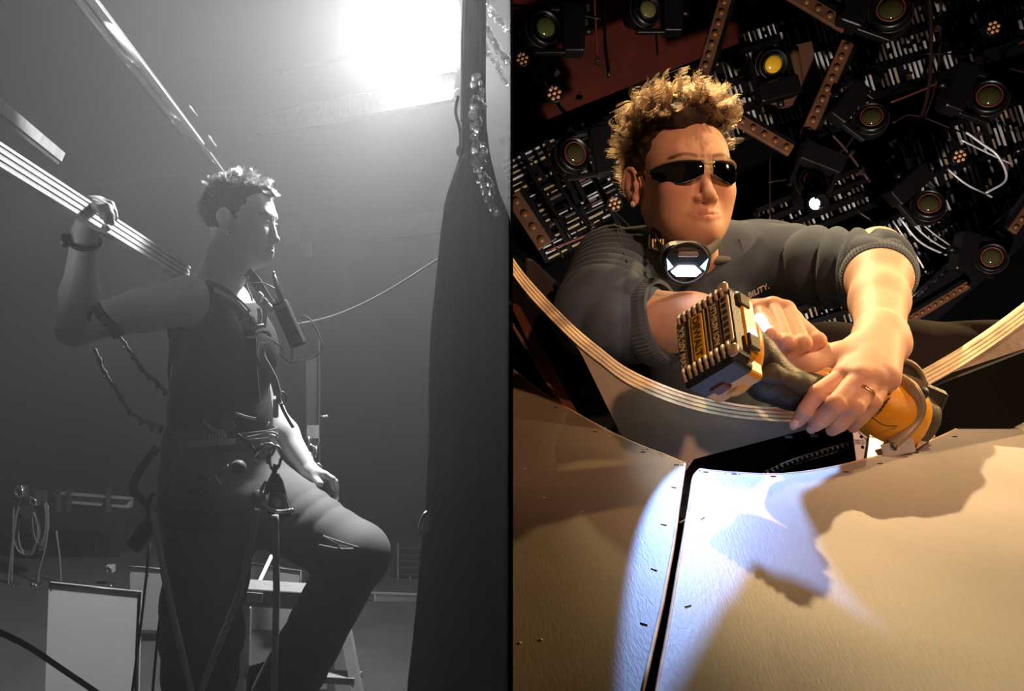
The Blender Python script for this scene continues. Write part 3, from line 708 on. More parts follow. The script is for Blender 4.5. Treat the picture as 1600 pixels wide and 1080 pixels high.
bwn = thing('lamp_shroud', 'brown angular shroud around the amber-lensed light', 'shroud', P(1215, 130, 4.7))
brw = mat('shroud_brown', (.13, .055, .03), .5)
MB().prism([P(1238, 72, 4.7), P(1268, 64, 4.7), P(1284, 135, 4.7), P(1256, 145, 4.7)], (0, .05, 0)).build('side_plate', brw, bwn)
MB().tube(spline([P(1240, 80, 4.7), P(1246, 130, 4.7), P(1225, 152, 4.7), P(1195, 158, 4.7)], 6), .03, 8).build('curved_arm', brw, bwn)
MB().prism([P(1196, 160, 4.7), P(1246, 146, 4.7), P(1250, 160, 4.7), P(1200, 176, 4.7)], (0, .05, 0)).build('foot_plate', brw, bwn)

wlamp = thing('lit_lamp', 'small bright bluish-white lamp shining above the left shoulder', 'lamp', P(1274, 318, 4.2))
MB().lathe(P(1274, 318, 4.32), (0, -1, 0), [(0, .06), (.05, .055), (.09, .035), (.088, .028)], 20).build('housing', M['blk'], wlamp)
MB().lathe(P(1274, 318, 4.24), (0, -1, 0), [(0, .030), (.006, .026), (.012, .01)], 16).build('lens', emat('lamp_white', (.85, .9, 1.0), 30), wlamp)
lamp('lit_lamp_glow', 'SPOT', P(1274, 319, 4.18), 12, (.8, .87, 1.0), P(1200, 500, 1.4), spot_size=1.6, spot_blend=.6, shadow_soft_size=.03)

# seven-lens pars
def par7(c, r, label, ang=0.0, Y=4.5, group='small round lights with seven lenses'):
    c3 = P(*c, Y); R = r*Y/FPX; t = thing('par_light', label, 'light', c3, group)
    ax = Vector((math.sin(ang)*.4, -1, -.1)).normalized()
    MB().lathe(c3, -ax, [(0, R*.9), (-.01, R*1.12), (.0, R*1.2), (R*1.3, R*1.1), (R*2.2, R*.6)], 20).build('housing', M['blk'], t); ho_ = C.objects[-1]
    x = ax.cross(Vector((0, 0, 1))).normalized(); y = ax.cross(x)
    for i in range(7):
        o_ = Vector() if i == 6 else (x*math.cos(i*PI/3+.3)+y*math.sin(i*PI/3+.3))*R*.68
        MB().lathe(c3+o_+ax*.004, ax, [(0, R*.27), (R*.12, R*.25), (R*.25, R*.12)], 12).build('lens', M['bead'], ho_)
    MB().tube([c3+x*R*1.15-ax*R*.8, c3+x*R*1.3-ax*R*2.8, c3-x*R*1.3-ax*R*2.8, c3-x*R*1.15-ax*R*.8], R*.1, 6).build('bracket', M['blk'], t)
par7((866, 146), 12, 'seven-lens light on the red panel at left')
par7((1552, 43), 11, 'seven-lens light near the top right corner')
par7((1499, 244), 11, 'seven-lens light in front of the right edge grille')
par7((960, 318), 11, 'seven-lens light left of the ear')
par7((1386, 374), 13, 'dim seven-lens light above the left cuff')
par7((816, 92), 10, 'small seven-lens light at the left edge of the red panel')

# pipes and cables
tubes = [
 ([(800, 30), (870, 160), (905, 190)], .018, 'pipe', 'black pipe slanting across the left of the red panel', 'blk'),
 ([(860, 85), (868, 115), (873, 130)], .010, 'cable', 'short cable dropping under the top left moving head', 'blk'),
 ([(928, -10), (932, 60), (934, 90)], .010, 'pipe', 'thin pinkish pipe dropping from the top between the two upper lights', 'redpipe'),
 ([(946, -10), (945, 60), (952, 120)], .016, 'cable', 'thick black cable right of the thin pink pipe', 'blk'),
 ([(800, 8), (880, 18), (940, 30)], .016, 'pipe', 'black pipe across the very top left', 'blk'),
 ([(1025, 55), (1028, 90)], .010, 'cable', 'short cable under the light above the curls', 'blk'),
 ([(1090, 30), (1105, 5), (1140, -10)], .02, 'cable', 'thick curved cable left of the rising lens strip', 'blk'),
 ([(818, 250), (848, 300), (893, 375)], .022, 'pipe', 'black pipe crossing the warm grille', 'blk'),
 ([(850, 232), (880, 300), (932, 368)], .020, 'pipe', 'second black pipe right of the warm grille', 'blk'),
 ([(862, 380), (876, 395), (880, 402)], .012, 'pipe', 'short stub pipe under the lower left grille', 'pipe'),
 ([(855, 392), (905, 372), (950, 352)], .014, 'pipe', 'dull red pipe low left behind the right shoulder', 'redpipe'),
 ([(1452, -10), (1455, 60), (1452, 130), (1440, 180), (1415, 225)], .018, 'cable', 'long curved cable falling through the right rig', 'pipe'),
 ([(1470, -10), (1468, 80), (1460, 140), (1435, 210)], .010, 'cable', 'thinner cable right of the long curved cable', 'pipe'),
 ([(1448, 84), (1500, 84), (1535, 82)], .008, 'pipe', 'thin horizontal pipe near the upper right', 'pipe'),
 ([(1392, 160), (1442, 140), (1485, 120)], .010, 'pipe', 'coppery rod right of the middle moving head', 'redpipe'),
 ([(1395, 192), (1428, 180), (1500, 206)], .008, 'pipe', 'thin bent rod under the middle moving head', 'pipe'),
 ([(1280, 190), (1320, 232), (1360, 285)], .016, 'pipe', 'black pipe slanting down from the long brown strip', 'pipe'),
 ([(1290, 252), (1320, 232), (1342, 200)], .010, 'cable', 'curved cable crossing the slanting black pipe', 'pipe'),
 ([(1200, 285), (1238, 278), (1280, 262)], .008, 'cable', 'thin looping cable left of the lit lamp', 'pipe'),
 ([(1203, 240), (1203, 350)], .008, 'pipe', 'thin vertical rod right of the safety glasses', 'pipe'),
 ([(1232, 256), (1262, 246), (1310, 238)], .007, 'pipe', 'thin coppery rod above the lit lamp', 'redpipe'),
 ([(1340, 330), (1380, 360), (1420, 420), (1470, 440)], .012, 'cable', 'cable trailing over the long grille', 'pipe'),
 ([(1500, 200), (1535, 225), (1560, 245), (1572, 280), (1540, 302)], .012, 'cable', 'silver looped cable at the right edge', 'slat'),
 ([(1478, 262), (1510, 288), (1550, 308)], .010, 'cable', 'silver cable slanting under the right edge loop', 'slat'),
 ([(1500, 218), (1545, 240), (1580, 256)], .008, 'pipe', 'bright thin rod inside the right edge loop', 'slat'),
 ([(1405, 340), (1440, 380), (1495, 405)], .010, 'cable', 'bright cable sliding down toward the curved bar', 'slat'),
 ([(1412, 335), (1450, 372), (1498, 400)], .008, 'cable', 'second bright cable beside the sliding one', 'slat'),
 ([(1420, 332), (1460, 366), (1500, 394)], .007, 'cable', 'third bright cable nearest the right edge', 'slat'),
 ([(1395, 345), (1432, 400), (1448, 428)], .008, 'cable', 'bright cable ending near the curved bar lights', 'slat'),
 ([(1540, 90), (1532, 140)], .010, 'pipe', 'short vertical rod above the upper right moving head', 'pipe'),
 ([(1560, 80), (1600, 65), (1620, 66)], .012, 'pipe', 'coppery rod at the right edge below the top corner', 'redpipe'),
 ([(1490, 60), (1560, 100), (1620, 118)], .008, 'cable', 'thin wire at the upper right edge', 'pipe'),
 ([(960, 330), (985, 355), (1005, 378)], .008, 'cable', 'thin rod pointing at the earring', 'pipe'),
 ([(1445, 460), (1540, 380), (1600, 310), (1630, 260)], .035, 'pipe', 'thick curved black pipe bounding the lower right rig', 'gloss'),
]
for pts, r, nm, lb, mm in tubes:
    tag(MB().tube(spline([P(x, y, 4.75) for x, y in pts], 6), r*.6, 8).build('rig_'+nm, M[mm]), lb, nm)
rnd = random.Random(9)
gl = [(918, 12), (915, 35), (934, 98), (870, 115), (905, 152), (910, 200), (1392, 250), (1378, 182), (1503, 180), (1532, 58), (1465, 45), (1420, 120), (1470, 150), (1305, 195), (1330, 240), (1455, 430), (1500, 412), (1450, 345), (1420, 300), (1530, 210), (1568, 85), (860, 352), (925, 352), (905, 265), (1345, 270), (1395, 225)]
anch = [((852, 42), 'moving head at the top left'), ((1012, 14), 'moving head above the curls'), ((898, 240), 'moving head left of the hair'), ((1362, 182), 'middle moving head'), ((1546, 150), 'upper right moving head'), ((1392, 14), 'large top right moving head'), ((1452, 318), 'moving head above the left cuff'), ((1550, 402), 'lower right moving head'), ((1272, 284), 'moving head over the white lamp'), ((866, 146), 'seven-lens light on the red panel'), ((1552, 43), 'seven-lens light near the top right corner'), ((1499, 244), 'seven-lens light at the right edge grille'), ((960, 318), 'seven-lens light by the ear'), ((1290, 140), 'long brown lens strip'), ((826, 340), 'left edge lens strip')]
used_lb = {}
for i, (x, y) in enumerate(gl):
    p = P(x, y, 4.72); (ax_, ay_), nm_ = min(anch, key=lambda q: (q[0][0]-x)**2+(q[0][1]-y)**2)
    dx_, dy_ = x-ax_, y-ay_; wd_ = ('to the right of' if dx_ > 0 else 'to the left of') if abs(dx_) > abs(dy_) else ('below' if dy_ > 0 else 'above')
    lb = 'small glinting clamp %s the %s' % (wd_, nm_); used_lb[lb] = used_lb.get(lb, 0)+1
    if used_lb[lb] > 1: lb = ['', '', 'second small clamp, farther out, %s the %s', 'third tiny clamp %s the %s', 'fourth tiny clamp %s the %s'][used_lb[lb]] % (wd_, nm_)
    t = thing('rig_clamp', lb, 'clamp', p, 'small glinting clamps in the rig')
    MB().box(p, (.035, .03, .02), Matrix.Rotation(rnd.uniform(0, 3), 3, 'Y')).build('jaw', M['pipe'], t, bevel=.003)
    MB().cyl(p+Vector((0, -.012, .012)), p+Vector((0, -.03, .012)), .009, n=8).build('bolt', M['chrome'], t)

# ------------------------------------------------------------------ plywood panels in front
def plane_pt(px, py, lift=0.0):
    "point of the sloping panel plane"
    Y = 1.0/(.695+.00208*(py-540)); p = P(px, py, Y); return p+PN*lift
_a = P(900, 1000, 1/(.695+.00208*460)); _b = P(1500, 1000, 1/(.695+.00208*460)); _c = P(1200, 700, 1/(.695+.00208*160))
PN = (_b-_a).cross(_c-_a).normalized()
if PN.z < 0: PN = -PN
def ply_mat(name, c):
    m = mat(name, c, 0.5, 0.0, var=0.16, vscale=5, spec=0.35, stretch=(1, 1, 1))
    nt = m.node_tree; N = nt.nodes; L = nt.links; b = N['Principled BSDF']
    tc = N.new('ShaderNodeTexCoord'); mp = N.new('ShaderNodeMapping'); mp.inputs['Scale'].default_value = (150, 34, 34); mp.inputs['Rotation'].default_value = (0, 0, .15)
    L.new(tc.outputs['Object'], mp.inputs[0]); n = N.new('ShaderNodeTexNoise'); n.inputs['Scale'].default_value = 3.2; n.inputs['Detail'].default_value = 3; n.inputs['Distortion'].default_value = .6
    L.new(mp.outputs[0], n.inputs['Vector']); bp = N.new('ShaderNodeBump'); bp.inputs['Strength'].default_value = .28; bp.inputs['Distance'].default_value = .0012
    L.new(n.outputs['Fac'], bp.inputs['Height']); L.new(bp.outputs['Normal'], b.inputs['Normal']); return m
M['ply'] = ply_mat('painted_plywood', (0.42, 0.40, 0.375))
M['ply_shaded'] = ply_mat('painted_plywood_shaded', (0.22, 0.185, 0.13))  # shade on the left panel put into a darker, browner base colour
M['edge'] = mat('raw_ply_edge', (0.72, 0.58, 0.38), 0.6, var=.3, vscale=40)
M['edge2'] = mat('dark_ply_layer', (0.52, 0.40, 0.25), 0.7, var=.3, vscale=40)
M['staple'] = mat('staple', (0.03, 0.028, 0.025), 0.4, .6)
arc1L = [(790, 566), (815, 588), (850, 615), (900, 645), (950, 673), (1000, 696), (1040, 711), (1070, 724)]
arc1R = [(1094, 733), (1130, 737), (1200, 741), (1250, 738), (1300, 730), (1350, 718), (1400, 706), (1450, 690), (1500, 667), (1550, 636), (1600, 602), (1640, 572)]
def densify(a, n=4):
    return [(p.x, p.y) for p in spline([(x, y, 0) for x, y in a], n)]
def panel(label, poly, m, edge_pts, thick=.015):
    cx = sum(p[0] for p in poly)/len(poly); cy = sum(p[1] for p in poly)/len(poly)
    t = thing('plywood_sheet', label, 'panel', plane_pt(cx, cy), None)
    MB().prism([plane_pt(x, y) for x, y in poly], -PN*thick).build('sheet_face', m, t)
    pts = [plane_pt(x, y, -.0008) for x, y in edge_pts]; MB().tube(pts, .0016, 6).build('raw_edge', M['edge'], t)
    MB().tube([p-PN*.006 for p in pts], .0012, 6).build('edge_layer', M['edge2'], t)
    return t
aL = densify(arc1L); aR = densify(arc1R)
aLc = [p for p in aL if p[0] >= 801.5]
pl = panel('brownish plywood panel at the lower left of the colour scene', aLc+[(1070, 724), (1062, 780), (1052, 850), (1035, 940), (1012, 1040), (996, 1110), (801.5, 1110)], M['ply_shaded'], aLc+[(1070, 724), (1062, 780), (1052, 850), (1035, 940), (1012, 1040), (996, 1110)])
lside = densify([(1094, 733), (1084, 745), (1079, 775), (1070, 830), (1058, 900), (1044, 985), (1030, 1060), (1022, 1110)])
pr = panel('large pale plywood panel at the lower right with a curved top edge', aR+[(1640, 1110), (1022, 1110)]+lside[::-1][1:-1], M['ply'], lside[::-1]+aR)
for (x, y, a) in ((868, 637, .4), (930, 675, .3), (1005, 707, .1), (1057, 727, .1), (1053, 762, 1.2), (1037, 820, 1.2), (1022, 890, 1.3), (1006, 975, 1.2)):
    p = plane_pt(x, y, .0004); d = Vector((math.cos(a), 0, -math.sin(a))); d = (d-PN*d.dot(PN)).normalized(); MB().bar(p-d*.0028, p+d*.0028, .0011, .0008, PN).build('staple', M['staple'], pl)
for (x, y, a) in ((1103, 738, .5), (1147, 741, 0), (1098, 810, 1.8), (1075, 947, 2.0), (1322, 738, 0), (1375, 725, -.3), (1432, 708, -.5), (1492, 683, -.5), (1568, 645, -.6), (1577, 636, -.6), (1208, 745, .1)):
    p = plane_pt(x, y, .0004); d = Vector((math.cos(a), 0, -math.sin(a))); d = (d-PN*d.dot(PN)).normalized(); MB().bar(p-d*.0028, p+d*.0028, .0011, .0008, PN).build('staple', M['staple'], pr)
rnd = random.Random(21)
for i in range(26):
    x, y = rnd.choice(aR[:10]+aL[12:]); x += rnd.uniform(-8, 8); y += 2
    par = pr if x > 1090 else pl; p = plane_pt(x, y, .0006); d = Vector((rnd.uniform(-.3, .3), -.2, -1)); d = (d-PN*d.dot(PN)).normalized()
    MB().tube([p, p+d*rnd.uniform(.001, .004)], .0005, 4).build('splinter', M['edge'], par)
for (x, y) in ((813, 620), (845, 1000), (812, 1005), (910, 800), (850, 778), (820, 733)):
    MB().ball(plane_pt(x, y, .0002), (.0015, .0015, .0008), 6, 4).build('paint_fleck', M['edge'], pl)
# black frame under the panels
def blk(label, quad, Y0, dirv=(0, .03, 0), m=None, name='steel_member', cat='frame', bolts=()):
    t = thing(name, label, cat, P(sum(q[0] for q in quad)/len(quad), sum(q[1] for q in quad)/len(quad), Y0))
    MB().prism([P(q[0], q[1], q[2] if len(q) > 2 else Y0) for q in quad], dirv).build('member', m or M['blkm'], t)
    for (x, y, yy) in bolts: MB().box(P(x, y, yy), (.008, .004, .003)).build('label_chip', M['slat'], t)
    return t
blk('black steel member running across under the curved plywood edge', [(1068, 722), (1345, 648), (1640, 535), (1640, 640), (1400, 760), (1200, 790), (1070, 790)], 1.035, (0, .012, 0), bolts=((1232, 683, 1.028), (1272, 681, 1.028)))
blk('black support strip seen through the gap between the two front panels', [(1050, 745, .99), (1110, 745, .99), (1080, 900, .82), (1040, 1120, .64), (960, 1120, .64), (1020, 900, .82)], .9, (0, .02, -.01))
tag(MB().cyl(P(1062, 817, .80), P(1075, 811, .80), .0008, n=6).build('wire_stub', M['edge']), 'thin bright wire bridging the gap between the front panels', 'wire')
tag(MB().bar(P(1020, 905, .78), P(1060, 895, .78), .012, .006).build('cross_strut', M['pipe']), 'dark strut crossing inside the gap between the front panels', 'strut')

# second, farther plywood ring
arc2_top = [(790, 385), (815, 422), (850, 462), (900, 512), (940, 545), (972, 570), (1010, 590), (1060, 610), (1110, 624), (1170, 634), (1240, 638), (1300, 634), (1360, 620), (1405, 600), (1450, 577), (1500, 548), (1550, 515), (1600, 478), (1640, 445)]
def ring_depth(x): return 1.0+.10*((x-1200)/400)**2
def ringp(x, y, dy=0, dz=0): 
    p = P(x, y, ring_depth(x)+dy); p.z += dz; return p
t2 = densify(arc2_top)
t2 = [p for p in t2 if p[0] > 801]
ring = thing('plywood_ring', 'thick curved plywood ring behind the tools with a layered edge', 'panel', ringp(1200, 650))
NL = 7
ringw = [(x, 15 if 980 < x < 1420 else 17) for x, y in t2]
for k in range(NL):
    V = []; F = []
    for i, (x, y) in enumerate(t2):
        wpx = 21+5*abs((x-1200)/400)
        f0, f1 = k/NL, (k+1)/NL; out = .0012 if k % 2 == 0 else 0.0
        for (f, q) in ((f0, 0), (f1, 0)):
            p = ringp(x, y+wpx*f, .022*(1-f)); p.y -= out; V.append(p)
        for (f, q) in ((f1, 0), (f0, 0)):
            p = ringp(x, y+wpx*f, .022*(1-f)); p.y += .012; V.append(p)
    for i in range(len(t2)-1):
        for j in range(4): F.append((i*4+j, i*4+(j+1) % 4, (i+1)*4+(j+1) % 4, (i+1)*4+j))
    raw('ply_layer', V, F, M['edge'] if k % 2 == 0 else M['edge2'], ring, smooth=False)
beige = mat('ring_face_beige', (.56, .50, .40), .7, var=.2, vscale=14, bump=.2, bscale=60)
facepoly = []
top = [(x, y+21+5*abs((x-1200)/400)) for x, y in t2]
V = []; F = []
low = {}
for i, (x, y) in enumerate(top):
    # lower boundary of the face: steep straight cut at left, long diagonal at right
    if x < 1075: yb = min(735, 470+(x-868)*2.05) if x > 868 else y+1
    else: yb = 720-(x-1075)*.262 if x < 1345 else 660
    if x >= 1440: yb = 598-(x-1440)*.33
    elif x > 1345: yb = 650-(x-1345)*.5
    yb = max(yb, y+2)
    V += [ringp(x, y, .001), ringp(x, yb, .008*max(0, min(1, (yb-y)/130))), ringp(x, yb, .08), ringp(x, y, .02)]
for i in range(len(top)-1):
    for j in range(4): F.append((i*4+j, i*4+(j+1) % 4, (i+1)*4+(j+1) % 4, (i+1)*4+j))
raw('face', V, F, beige, ring, smooth=False)
for (x, y, a) in ((1000, 615, .2), (1095, 665, -.4), (945, 600, .3), (1240, 655, .1), (1560, 540, .5)):
    p = ringp(x, y, -.09 if y < 660 and x < 1100 else -.03); 
# lower left dark timbers between the ring and the front panel
blk('dark brown timber at the left between ring and front panel', [(795, 470, 1.42), (812, 478, 1.42), (912, 662, 1.2), (880, 650, 1.2)], 1.35, (0, .02, 0), mat('dark_timber', (.10, .035, .018), .5, var=.3, vscale=20), 'timber', 'timber')
blk('thin copper-brown edge strip beside the dark timber', [(797, 505, 1.36), (801, 503, 1.36), (884, 640, 1.18), (878, 640, 1.18)], 1.3, (0, .012, 0), mat('edge_strip', (.30, .14, .07), .4, .3), 'edge_strip', 'strip')
blk('black void board behind the timber at the left', [(795, 420, 1.5), (870, 490, 1.45), (990, 700, 1.3), (800, 700, 1.3)], 1.5, (0, .01, 0), name='black_board', cat='board')

# roller chains
def chain(label, pts, Y, n):
    t = thing('drive_chain', label, 'chain', P(*pts[len(pts)//2], Y), 'drive chains under the plywood edge'); sp = [P(x, y, Y) for x, y in densify(pts, 8)]
    cum = [0]
    for a, b in zip(sp, sp[1:]): cum.append(cum[-1]+(b-a).length)
    def at(s_):
        for i in range(len(cum)-1):
            if cum[i+1] >= s_: f = (s_-cum[i])/(cum[i+1]-cum[i]+1e-9); return sp[i].lerp(sp[i+1], f), (sp[i+1]-sp[i]).normalized()
        return sp[-1], (sp[-1]-sp[-2]).normalized()
    for i in range(n):
        p, d = at(cum[-1]*(i+.5)/n); st = cum[-1]/n; u = d.cross(Vector((0, 1, 0))).normalized()
        MB().bar(p-d*st*.5+u*.0035, p+d*st*.5+u*.0035, .0016, .003, (0, 1, 0)).bar(p-d*st*.5-u*.0035, p+d*st*.5-u*.0035, .0016, .003, (0, 1, 0)).cyl(p-u*.004, p+u*.004, .002, n=8).build('link', M['chrome'], t)
chain('roller chain left of the silver bracket', [(1196, 741), (1240, 722), (1290, 706), (1345, 690)], 1.0, 19)
chain('roller chain right of the tool under the plywood edge', [(1450, 660), (1480, 648), (1520, 636), (1560, 622)], 1.04, 15)
# silver bracket
bkt = thing('metal_bracket', 'galvanised bracket with screw holes under the tool', 'bracket', P(1385, 700, .97))
galv = mat('galvanised', (.62, .64, .70), .35, .4, var=.12, vscale=60)
holed_plate(MB(), P(1343, 668, .975), P(1350, 722, .965), P(1363, 668, .975)-P(1343, 668, .975), .018, .0015, [.28, .58], .002).build('tab', galv, bkt)
MB().prism([P(1360, 672, .968), P(1402, 664, .968), P(1426, 700, .955), P(1354, 722, .955)], (0, .002, 0)).build('plate', galv, bkt)
holed_plate(MB(), P(1378, 706, .95), P(1428, 694, .95), P(1378, 680, .95)-P(1378, 706, .95), .016, .0015, [.4], .0022).build('flange', galv, bkt)
MB().cyl(P(1397, 696, .952), P(1397, 696, .945), .0035, n=8).build('screw', M['chrome'], bkt)
MB().prism([P(1442, 660, .98), P(1448, 655, .98), P(1462, 682, .98), P(1432, 702, .955), P(1436, 690, .96)], (0, .002, 0)).build('bent_tab', M['edge'], bkt)

# ================================================================== the person with the tool (colour set)
def skin_mat(name, c):
    m = mat(name, c, 0.55, sss=0.25, spec=0.25, var=0.07, vscale=60, bump=0.12, bscale=900, attr='tint'); return m
def V3(v): return np.array([v.x, v.y, v.z])
class Frame:
    "head-local frame: x across, y forward, z up"
    def __init__(s, o, fwd, up, sc=1.0):
        s.o = Vector(o); f = Vector(fwd).normalized(); x = f.cross(Vector(up)).normalized(); u = x.cross(f).normalized()
        s.R = Matrix((x, f, u)).transposed(); s.sc = sc
    def __call__(s, x, y, z): return s.o+s.R @ (Vector((x, y, z))*s.sc)
    def inv(s, V): return (V-np.array(s.o)) @ np.array(s.R)/s.sc

def head_field(F, h, neck_to, neck_r=.052, sunk=0.0):
    s = F.sc; c = F(0, 0, 0); fl = Field([c.x-.15, c.y-.16, c.z-.24], [c.x+.15, c.y+.16, c.z+.15], h)
    R = F.R
    def E(x, y, z, rx, ry, rz, k=.02, **kw): fl.ell(F(x, y, z), (rx*s, ry*s, rz*s), R, k*s, **kw)
    def Cp(a, b, ra, rb, k=.012, **kw): fl.cap(F(*a), F(*b), ra*s, rb*s, k*s, **kw)
    E(0, -.018, .032, .074, .093, .086)
    E(0, .035, .035, .062, .052, .055, .03)
    E(0, .028, -.022, .060, .060, .080, .03)
    for q in (-1, 1):
        Cp((.049*q, -.002, -.044), (.022*q, .058, -.084), .016, .015, .035)
        E(.040*q, .066, -.024, .021, .020, .020, .03)
        E(.032*q, .052, -.056, .022, .022, .028, .03)
    E(0, .073, -.090, .022, .018, .017, .022)
    Cp((0, .066, -.06), (0, .070, -.080), .022, .019, .02)
    Cp((-.03, .078, .024), (.03, .078, .024), .011, .011, .018)
    for q in (-1, 1):
        fl.ell(F(.031*q, .098, .004), (.015*s, .012*s, .010*s), R, .012*s, op='sub')
        E(.031*q, .073, .002, .0145, .0135, .0125, .004)
        Cp((.018*q, .086, -.001), (.031*q, .0875, -.0055), .0022, .0022, .003); Cp((.031*q, .0875, -.0055), (.043*q, .081, -.001), .0022, .002, .003)
        Cp((.018*q, .086, .003), (.031*q, .0895, .007), .0025, .0025, .003); Cp((.031*q, .0895, .007), (.044*q, .082, .002), .0025, .002, .003)
    Cp((0, .084, .010), (0, .104, -.036), .0075, .0085, .010)
    E(0, .106, -.040, .0100, .0095, .0085, .008)
    for q in (-1, 1):
        E(.0125*q, .094, -.043, .0072, .0095, .0070, .006)
    E(0, .100, -.046, .004, .007, .005, .004)
    for q in (-1, 1): fl.ell(F(.0070*q, .0985, -.0515), (.0042*s, .0060*s, .0048*s), R, .003*s, op='sub')
    # mouth, lips pressed: laid on the surface found so far
    def surf(x, z):
        for n_ in range(120):
            y = .125-n_*.0006; p_ = np.array(F(x, y, z)); ijk = np.round((p_-fl.lo)/fl.h).astype(int)
            if fl.D[tuple(ijk)] < 0: return y
        return .08
    Cp((0, .078, -.060), (0, .079, -.078), .012, .012, .02)
    for q in (-1, 1):
        xs = [0, .008, .016, .024]; zu = [-.0648, -.0648, -.0656, -.0662]; zl = [-.0736, -.0730, -.0706, -.0668]
        for a_ in range(3):
            fl.cap(F(xs[a_]*q, surf(xs[a_]*q, zu[a_])-.0016, zu[a_]), F(xs[a_+1]*q, surf(xs[a_+1]*q, zu[a_+1])-.0016, zu[a_+1]), (.0030-.0008*a_)*s, (.0022-.0006*a_)*s, .005*s)
            fl.cap(F(xs[a_]*q, surf(xs[a_]*q, zl[a_])-.0018, zl[a_]), F(xs[a_+1]*q, surf(xs[a_+1]*q, zl[a_+1])-.0018, zl[a_+1]), (.0036-.0010*a_)*s, (.0026-.0008*a_)*s, .005*s)
    MC = [(x_, surf(x_, -.0688-.0010*abs(x_)/.026)) for x_ in (-.027, -.018, -.009, 0, .009, .018, .027)]
    for (xa, ya), (xb, yb) in zip(MC, MC[1:]): fl.cap(F(xa, ya+.0006, -.0692+.0032*(xa/.026)**2), F(xb, yb+.0006, -.0692+.0032*(xb/.026)**2), .0023*s, .0023*s, .0012*s, op='sub')
    for x_ in (-.006, .006): fl.cap(F(x_, surf(x_, .018)+.0022, .022), F(x_*.8, surf(x_, .012)+.0022, .010), .0028*s, .0022*s, .004*s, op='sub')
    # ears
    for q in (-1, 1):
        Re = R @ Matrix.Rotation(.42*q, 3, 'Z') @ Matrix.Rotation(.16, 3, 'X')
        fl.ell(F(.082*q, -.012, -.004), (.0065*s, .019*s, .031*s), Re, .006*s)
        fl.ell(F(.090*q, -.004, .001), (.0075*s, .011*s, .018*s), Re, .004*s, op='sub')
        ring = [F(.086*q-.0065*q*math.cos(a), -.013+.0155*math.cos(a)*1.0, -.001+.0275*math.sin(a)) for a in [(-.9+i*.42) for i in range(11)]]
        for a, b in zip(ring, ring[1:]): fl.cap(a, b, .0032*s, .0032*s, .003*s)
        fl.ell(F(.081*q, -.004, -.029), (.0045*s, .007*s, .008*s), R, .005*s)
        E(.083*q, .003, -.004, .003, .004, .006, .003)
    # neck
    fl.cap(F(0, -.028, -.055), neck_to, neck_r*s, (neck_r+.006)*s, .03*s)
    fl.cap(F(0, .055, -.088), Vector(neck_to)+F.R @ Vector((0, .02, 0)), .018*s, .03*s, .045*s)
    return fl
def face_tint(F, V, base, lip, cheek, brow):
    p = F.inv(V); n = len(V); col = np.tile(np.array(base, float), (n, 1))
    def mixc(w, c):
        nonlocal col
        w = np.clip(w, 0, 1)[:, None]; col = col*(1-w)+np.array(c)*w
    x, y, z = p[:, 0], p[:, 1], p[:, 2]
    for q in (-1, 1): mixc(.5*np.exp(-(((x-.042*q)/.022)**2+((z+.03)/.02)**2))*(y > .03), cheek)
    mixc(.5*np.exp(-((x/.014)**2+((z+.038)/.012)**2))*(y > .08), cheek)
    lipw = np.exp(-((np.abs(x)/.024)**4+((z+.0686)/.0078)**4))*(y > .075); mixc(lipw*.9, lip)
    for q in (-1, 1):
        bz = .0235+.004*np.sin(np.clip((np.abs(x)-.012)/.04, 0, 1)*PI)
        mixc(.85*np.exp(-((z-bz)/.0032)**4)*(np.abs(x) > .012)*(np.abs(x) < .052)*(y > .05)*(x*q > 0), brow)
    mixc(.6*np.exp(-((np.abs(x)-.08)/.01)**2)*(y < .02)*(np.abs(z) < .04), cheek)
    return col

# ---- head
HR = Frame(P(1064, 287, 1.36), (.21, -.97, .02), (-.03, .02, 1), .95)
neckR = P(1082, 425, 1.43)
fl = head_field(HR, .0018, neckR, .048)
hV, hF = fl.mesh()
BASE_R = (.68, .41, .29); LIP = (.56, .26, .20); CHK = (.70, .34, .24); BRW = (.16, .09, .05)
hcol = face_tint(HR, hV, BASE_R, LIP, CHK, BRW)

# ---- right arm (image left) and hand
def chainf(fl, pts, rs, k=.006): 
    for i in range(len(pts)-1): fl.cap(pts[i], pts[i+1], rs[i], rs[i+1], k)
def bounds(pts, m=.06):
    A = np.array([list(p) for p in pts]); return A.min(0)-m, A.max(0)+m
RE, RW = P(957, 504, 1.19), P(1150, 504, 1.08)
mcpR = [P(1240, 500, 1.00), P(1228, 484, 1.01), P(1207, 478, 1.015), P(1186, 484, 1.02)]
pipR = [P(1277, 533, .968), P(1254, 537, .958), P(1229, 536, .955), P(1203, 524, .958)]
dipR = [P(1256, 560, .972), P(1232, 562, .965), P(1209, 561, .966), P(1192, 552, .968)]
tipR = [P(1240, 562, .99), P(1216, 566, .985), P(1196, 566, .985), P(1182, 556, .985)]
lo, hi = bounds([RE, RW]+mcpR+pipR+tipR, .06)
fr_ = Field(lo, hi, .0021)
el = (RW-RE).normalized()
fr_.cap(RE-el*.04, RE+el*.04, .046, .047, .02); fr_.cap(RE+el*.04, RE+el*.12, .047, .038, .012); fr_.cap(RE+el*.12, RW, .038, .028, .012)
for i, m_ in enumerate(mcpR):
    fr_.cap(RW, m_, .024, .0105, .010)
    fr_.cap(m_, m_, .0112, .0112, .003)
for i in range(4):
    r = (.0098, .0100, .0096, .0090)[i]
    fr_.cap(mcpR[i], pipR[i], r*1.02, r, .0016); fr_.cap(pipR[i], dipR[i], r*1.02, r*.9, .0012); fr_.cap(dipR[i], tipR[i], r*.9, r*.78, .0012)
    fr_.cap(pipR[i], pipR[i], r*1.1, r*1.1, .0015)
